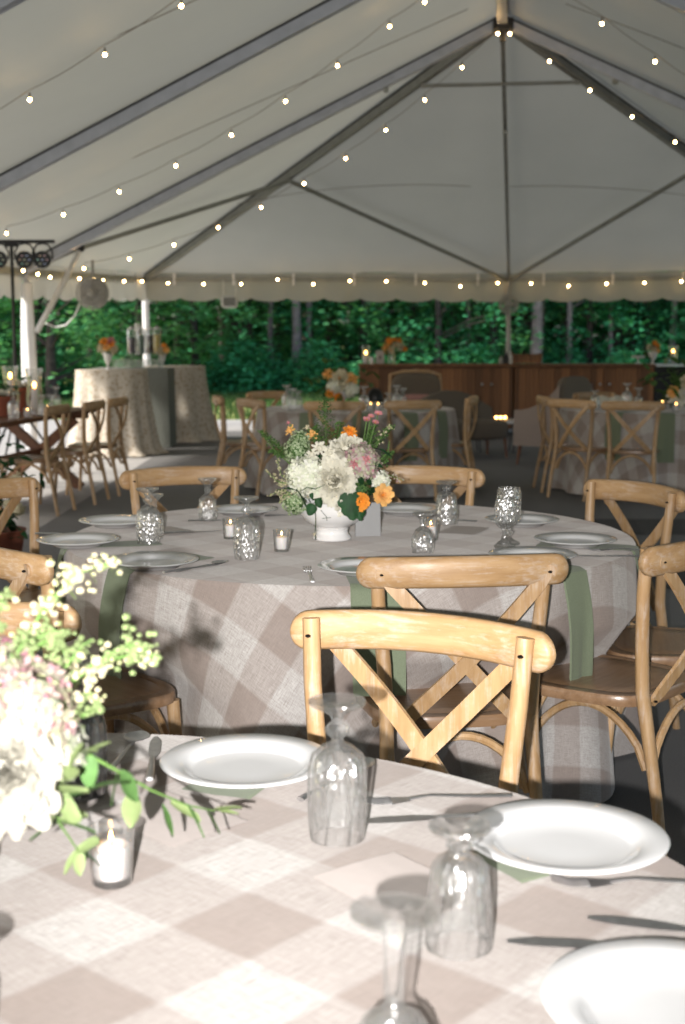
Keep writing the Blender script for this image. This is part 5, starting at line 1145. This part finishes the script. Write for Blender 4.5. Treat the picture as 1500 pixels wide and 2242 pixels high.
# far centre table
goblet(-0.52,12.6,'tall','cluster goblet left on the far centre table',sc=1.2); goblet(-0.462,12.4,'short','second goblet left on the far centre table',sc=1.3); goblet(-0.421,12.7,'cone','third goblet of the left cluster on the far centre table',sc=1.2)
for px,D,kd,l in ((0.503,12.6,'tall','goblet right of the black bowl on the far centre table'),(0.576,12.9,'short','goblet near the armchair side of the far centre table'),(0.416,12.3,'cone','low goblet before the black bowl on the far centre table'),(0.196,12.3,'tall','goblet below the far bouquet')): goblet(px,D,kd,l,sc=1.2)
m=MB(); m.lathe([(.05,.0),(.075,.05),(.082,.10),(.06,.16),(.02,.19),(.001,.19)],20); o=tag(m.build('black_vase','dark_display'),'black rounded vase on the far centre table','vase'); o.location=(0.31,12.9,0.768)
small_bouquet(-0.017,12.85,0.98,.20,'round bouquet with a big cream bloom on the far centre table',[(Cc,-.05,.35,.42),(Cc,.1,.35,.46),(O,-.5,-.35,0.22),(O,-.1,-.55,0.22),(Wc,.5,-.2,.35),(Pe,.55,.35,.28),(Wc,-.3,.0,.35),(Pe,-.6,.6,.25)],221)
urn(-0.017,12.85,0.768,.16,.08,'white vase of the far centre bouquet')
votive(0.322,12.2,0.768,'lit votive candle on the far centre table before the black vase',sc=1.3); votive(0.259,12.35,0.768,'votive candle below the far bouquet',sc=1.2)
# far right table
for px,D,l in ((2.985,12.6,'left votive of three on the far right table'),(3.121,12.9,'back votive of three on the far right table'),(3.015,12.2,'right front votive of three on the far right table'),(2.264,12.5,'lone votive at the left of the far right table')): votive(px,D,.768,l,sc=1.3)
for px,D,kd,l in ((2.715,12.9,'tall','goblet in the middle of the far right table'),(2.803,12.8,'short','small goblet right of the middle on the far right table'),(2.373,12.7,'cone','goblet at the left of the far right table')): goblet(px,D,kd,l,sc=1.25)
for i,(px,D) in enumerate(((2.49,13.0),(2.639,13.0))):
    m=MB(); m.grid(lambda u,v:((u-.5)*.26,(v-.5)*.2,.02+.09*math.sin(PI*u)**.7*math.sin(PI*v)**.6+.02*noise.noise(Vector((u*6,v*6,px)))),12,10); o=tag(m.build('cloth_bundle','petal_white'),['crumpled white napkin bundle at the left of the far right table','crumpled white napkin bundle beside the goblet on the far right table'][i],'cloth','white cloth bundles'); o.location=(px,D,.768)
small_bouquet(3.19,12.6,1.02,.24,'leafy bouquet cut off by the right frame edge on the far right table',[(O,.1,.6,0.22),(Wc,-.4,-.5,.35),(Pe,-.6,-.35,.25),(Wc,.3,-.3,.4),(Cc,-.1,.0,.3)],231)
urn(3.199,12.6,0.768,.18,.09,'vase of the bouquet at the right frame edge')
# leafy arrangement on the floor at the left
t=thing('floor_planter','dark leafy planter with pale blooms on the floor at the left edge','plant',(-2.17,8.35,0))
m=MB(); m.lathe([(.14,0),(.18,.22),(.19,.24),(.16,.24),(.001,.2)],22); m.build('terracotta_pot','terracotta',t)
rn=random.Random(2)
leaves([Vector((rn.gauss(0,.10),rn.gauss(0,.1),.42+rn.gauss(0,.16))) for _ in range(150)],t,'leaf_dark',.07,3,'foliage')
for i in range(7): hydrangea((rn.uniform(-.1,.2),-.16,rn.uniform(.25,.62)),.035,(.2,-1,.3),'petal_cream',t,name='pale_blossom',seed=i,n=16,fr=.5,core='petal_cream')

# ------------------------------------------------------------ bookkeeping: every object has a real place
bpy.context.view_layer.update()
